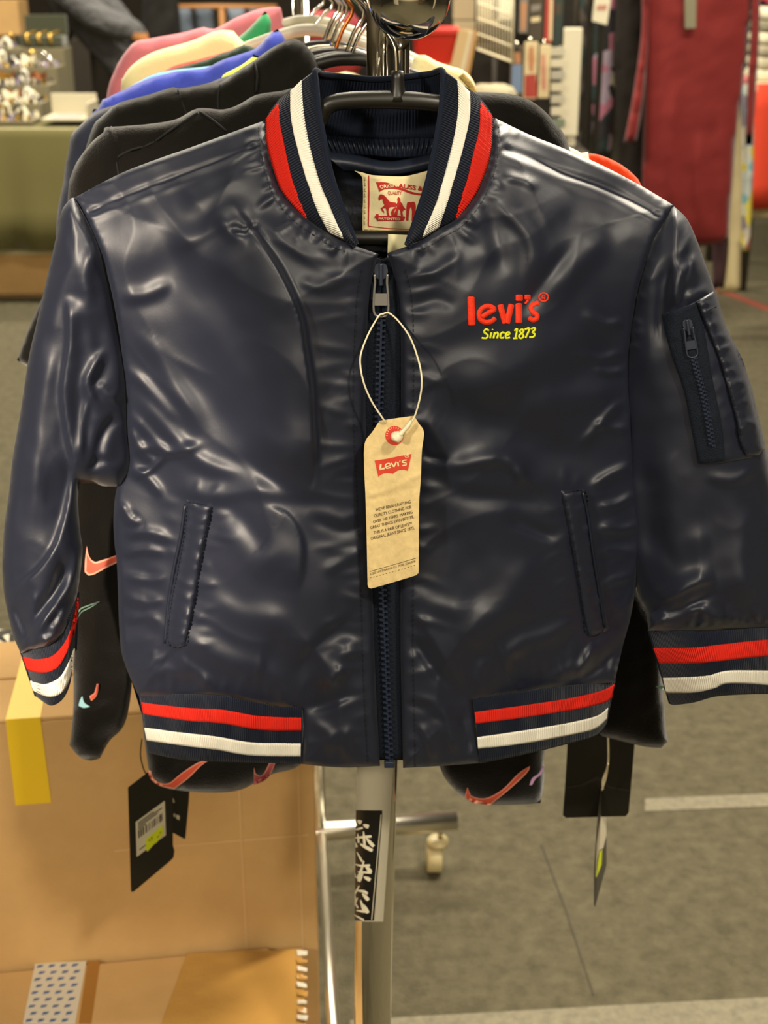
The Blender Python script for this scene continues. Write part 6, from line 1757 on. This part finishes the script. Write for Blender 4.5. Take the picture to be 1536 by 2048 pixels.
for nm, c, s in (('box_front', (.385, 4.80, (.9 + zf) / 2), (.22, .012, zf - .902)), ('box_back', (.385, 5.00, (.9 + zf) / 2), (.22, .012, zf - .902)), ('box_side', (.281, 4.90, (.9 + zf) / 2), (.012, .19, zf - .902)), ('box_side', (.489, 4.90, (.9 + zf) / 2), (.012, .19, zf - .902)), ('box_flap', (.385, 4.90, zf - .006), (.22, .21, .01))):
    box(nm, c, s, DKW, cr3, .002)

# ------------------------------------------------------------------ hanging clothes at the right
HR = thing('clothes_rail', 'tall rail carrying the maroon dress and other clothes on the right', 'rail', (1.3, 6.1, 0))
STEEL = mat('dark_steel', '3a352c', .4, metal=.8)
tube('rail_bar', [(.80, 6.05, 2.02), (1.4, 6.05, 2.02), (1.95, 6.05, 2.02)], .014, STEEL, HR, 12)
for x in (.80, 1.95):
    tube('rail_post', [(x, 6.05, .02), (x, 6.05, 1.0), (x, 6.05, 2.03)], .014, STEEL, HR, 12)
    tube('rail_foot', [(x, 5.8, .02), (x, 6.05, .02), (x, 6.3, .02)], .014, STEEL, HR, 10)
def hang(name, label, cat, parts, m, Y, seed, edge=(8, .025), topx=None, strokes=()):
    t = thing(name, label, cat, tuple(P(parts[0][1][0][0], max(p[1] for p in parts[0][1]), Y)), 'clothes on the tall rail')
    for i, (nm, outl) in enumerate(parts):
        pn = Panel([(x, y, Y - (.02 if i else 0)) for x, y in outl], 9, edge, (60, .02), list(strokes), (.004, .02), 5, seed + i)
        pn.build(nm, m, t, back=edge[1])
    if topx is not None:
        a = P(topx, -228, Y); 
        tube('hanger_hook', [Vector(a), Vector((a[0], Y, 1.97)), Vector((a[0] - .02, 6.05, 2.025)), Vector((a[0] - .005, 6.06, 2.045)), Vector((a[0] + .012, 6.06, 2.03))], .003, CHROME_W, t, 6, step=3)
        tube('hanger_arm', [Vector(a) + Vector((-.16, 0, -.03)), Vector(a) + Vector((0, 0, .012)), Vector(a) + Vector((.16, 0, -.03))], .008, BLACKPL, t, 8, step=3)
    return t
MAR = mat('maroon_jersey', '742220', .8, spec=.25, sheen=.15)
dr = hang('maroon_dress', 'long maroon dress with long sleeves and a grey tag on the front', 'dress', [('dress_body', [(1300, -210), (1360, -232), (1430, -232), (1490, -210), (1505, -60), (1500, 44), (1483, 187), (1473, 268), (1464, 380), (1456, 482), (1400, 493), (1340, 488), (1284, 470), (1285, 300), (1292, 120), (1290, -40)]),
     ('sleeve', [(1302, -205), (1284, -100), (1283, 60), (1266, 190), (1248, 285), (1271, 288), (1286, 200), (1298, 60), (1306, -100)]), ('sleeve', [(1488, -205), (1512, -100), (1520, 10), (1514, 150), (1504, 290), (1491, 290), (1496, 150), (1502, 40), (1500, -60)])], MAR, 5.85, 80, topx=1395,
     strokes=[([(1350, 150), (1340, 300), (1350, 470)], 10, 12, 18), ([(1400, 250), (1395, 350), (1405, 480)], 8, 10, 16), ([(1440, 200), (1450, 330), (1440, 470)], 10, 8, 14)])
poly_flat('dress_tag', [(1369, -20), (1393, -20), (1392, 56), (1370, 57)], lambda p: np.full(len(p), 5.785), 0, mat('grey_tag_card', '7d7860', .7), dr, .003)
hang('dark_jersey_dress', 'black brown long top hanging left of the maroon dress', 'top', [('garment_body', [(1242, -210), (1290, -228), (1300, -200), (1300, 100), (1296, 420), (1236, 420), (1234, 240), (1228, 100), (1236, -60)])], mat('black_brown_jersey', '241d17', .9), 6.12, 84, topx=1272)
hang('floral_top', 'dark top with white and pink floral print left of the black brown one', 'top', [('garment_body', [(1186, -200), (1215, -226), (1244, -200), (1240, 0), (1232, 180), (1222, 320), (1184, 320), (1186, 100)])], speckle('floral_print', ['1c2624', '9a8a98', '20302c', 'c8c89a', '241f24', '2c4a48', 'a8687a', '1c1c1c'], 17), 6.2, 86, topx=1216)
hang('teal_top', 'dark teal patterned top behind the white hook board', 'top', [('garment_body', [(1100, -200), (1140, -226), (1180, -200), (1182, 60), (1178, 320), (1104, 320), (1106, 60)])], speckle('teal_print', ['24302d', '1c2220', '5a5248', '2c3f3c', '3a332c'], 22), 6.25, 88, topx=1140)
hang('cream_trousers', 'cream trousers hanging right of the maroon dress hem', 'trousers', [('garment_body', [(1452, 150), (1478, 150), (1484, 300), (1483, 450), (1481, 583), (1438, 586), (1442, 450), (1450, 300)])], mat('cream_twill', 'd2c294', .9), 6.05, 90)
hang('dark_skirt', 'dark maroon skirt hanging under the maroon dress', 'skirt', [('garment_body', [(1425, 300), (1456, 300), (1458, 480), (1448, 575), (1425, 578)])], mat('dark_maroon_jersey', '3c2226', .9), 6.0, 92)
hang('pattern_trousers', 'white trousers with blue and yellow print at the right of the tall rail', 'trousers', [('garment_body', [(1484, 150), (1508, 150), (1508, 300), (1504, 420), (1499, 506), (1480, 500), (1483, 350)])], speckle('bright_print', ['d0d0c0', '7ab0b8', 'c8c0b0', 'd8c84a', '8a8494', 'c0c8c4', 'a85a5a'], 20), 6.1, 94)
for x, z0 in ((1465, 150), (1496, 150), (1440, 300)):
    pass
# ------------------------------------------------------------------ table with the red cloth at the far right
RTB = thing('red_table', 'table covered with an orange red cloth at the right edge', 'table', (2.4, 7.2, 0))
tz = float(P(1520, 166, 6.8)[2]); tbz = float(P(1515, 415, 6.8)[2]); xL = float(P(1506, 250, 6.8)[0])
box('table_top', (xL + .8, 7.2, tz - .02), (1.6, .8, .04), CREAMM, RTB, .004)
REDC = mat('orange_red_cloth', 'c83a1c', .85)
v, f = [], []
for j, z in enumerate(np.linspace(tz, tbz, 6)):
    for i in range(31):
        x = xL + 1.6 * i / 30
        v.append((x, 6.79 - .03 * (tz - z) * (1 + math.sin(i * 1.3)), z))
for j in range(5):
    for i in range(30): f.append((j * 31 + i, (j + 1) * 31 + i, (j + 1) * 31 + i + 1, j * 31 + i + 1))
rc = mesh('table_skirt', v, f, REDC, RTB); rc.modifiers.new('t', 'SOLIDIFY').thickness = .004
box('lower_rail', (xL + .8, 6.80, tbz - .02), (1.6, .03, .05), mat('beige_rail', 'a8966a', .6), RTB, .004)
for x in (xL + .03, xL + 1.57):
    for y in (6.83, 7.57): box('leg', (x, y, tz / 2 - .02), (.04, .04, tz - .04), STEEL, RTB)
cols = ['e2d9bc', 'c8c0a4', 'a49c84', 'ded6b8', '8c866e', 'e4dcc0']
for i in range(6):
    x0 = xL + .02
    b = box('folded_linen', (x0 + .17, 7.0, tz + .001 + .0275 + i * .056), (.34, .28, .052), mat('linen_%d' % i, cols[i], .9, bump=(30, .5, .01)), None, .018)
    tag(b, ['lowest ivory folded linen in the stack on the red table', 'grey beige folded linen, second from the bottom of the stack', 'taupe folded linen, third from the bottom of the stack', 'ivory folded linen, fourth from the bottom of the stack', 'dark taupe folded linen, second from the top of the stack', 'pale folded linen under the pink bundle'][i], 'linen', 'stack of folded linen')
bundle('pink_bundle', 'bright pink cloth bundle on top of the folded linen', 'bundle', (xL + .17, 7.0, tz + 6 * .056 + .064), (.14, .12, .055), mat('bright_pink_cloth', 'd8406a', .85), 5.5)
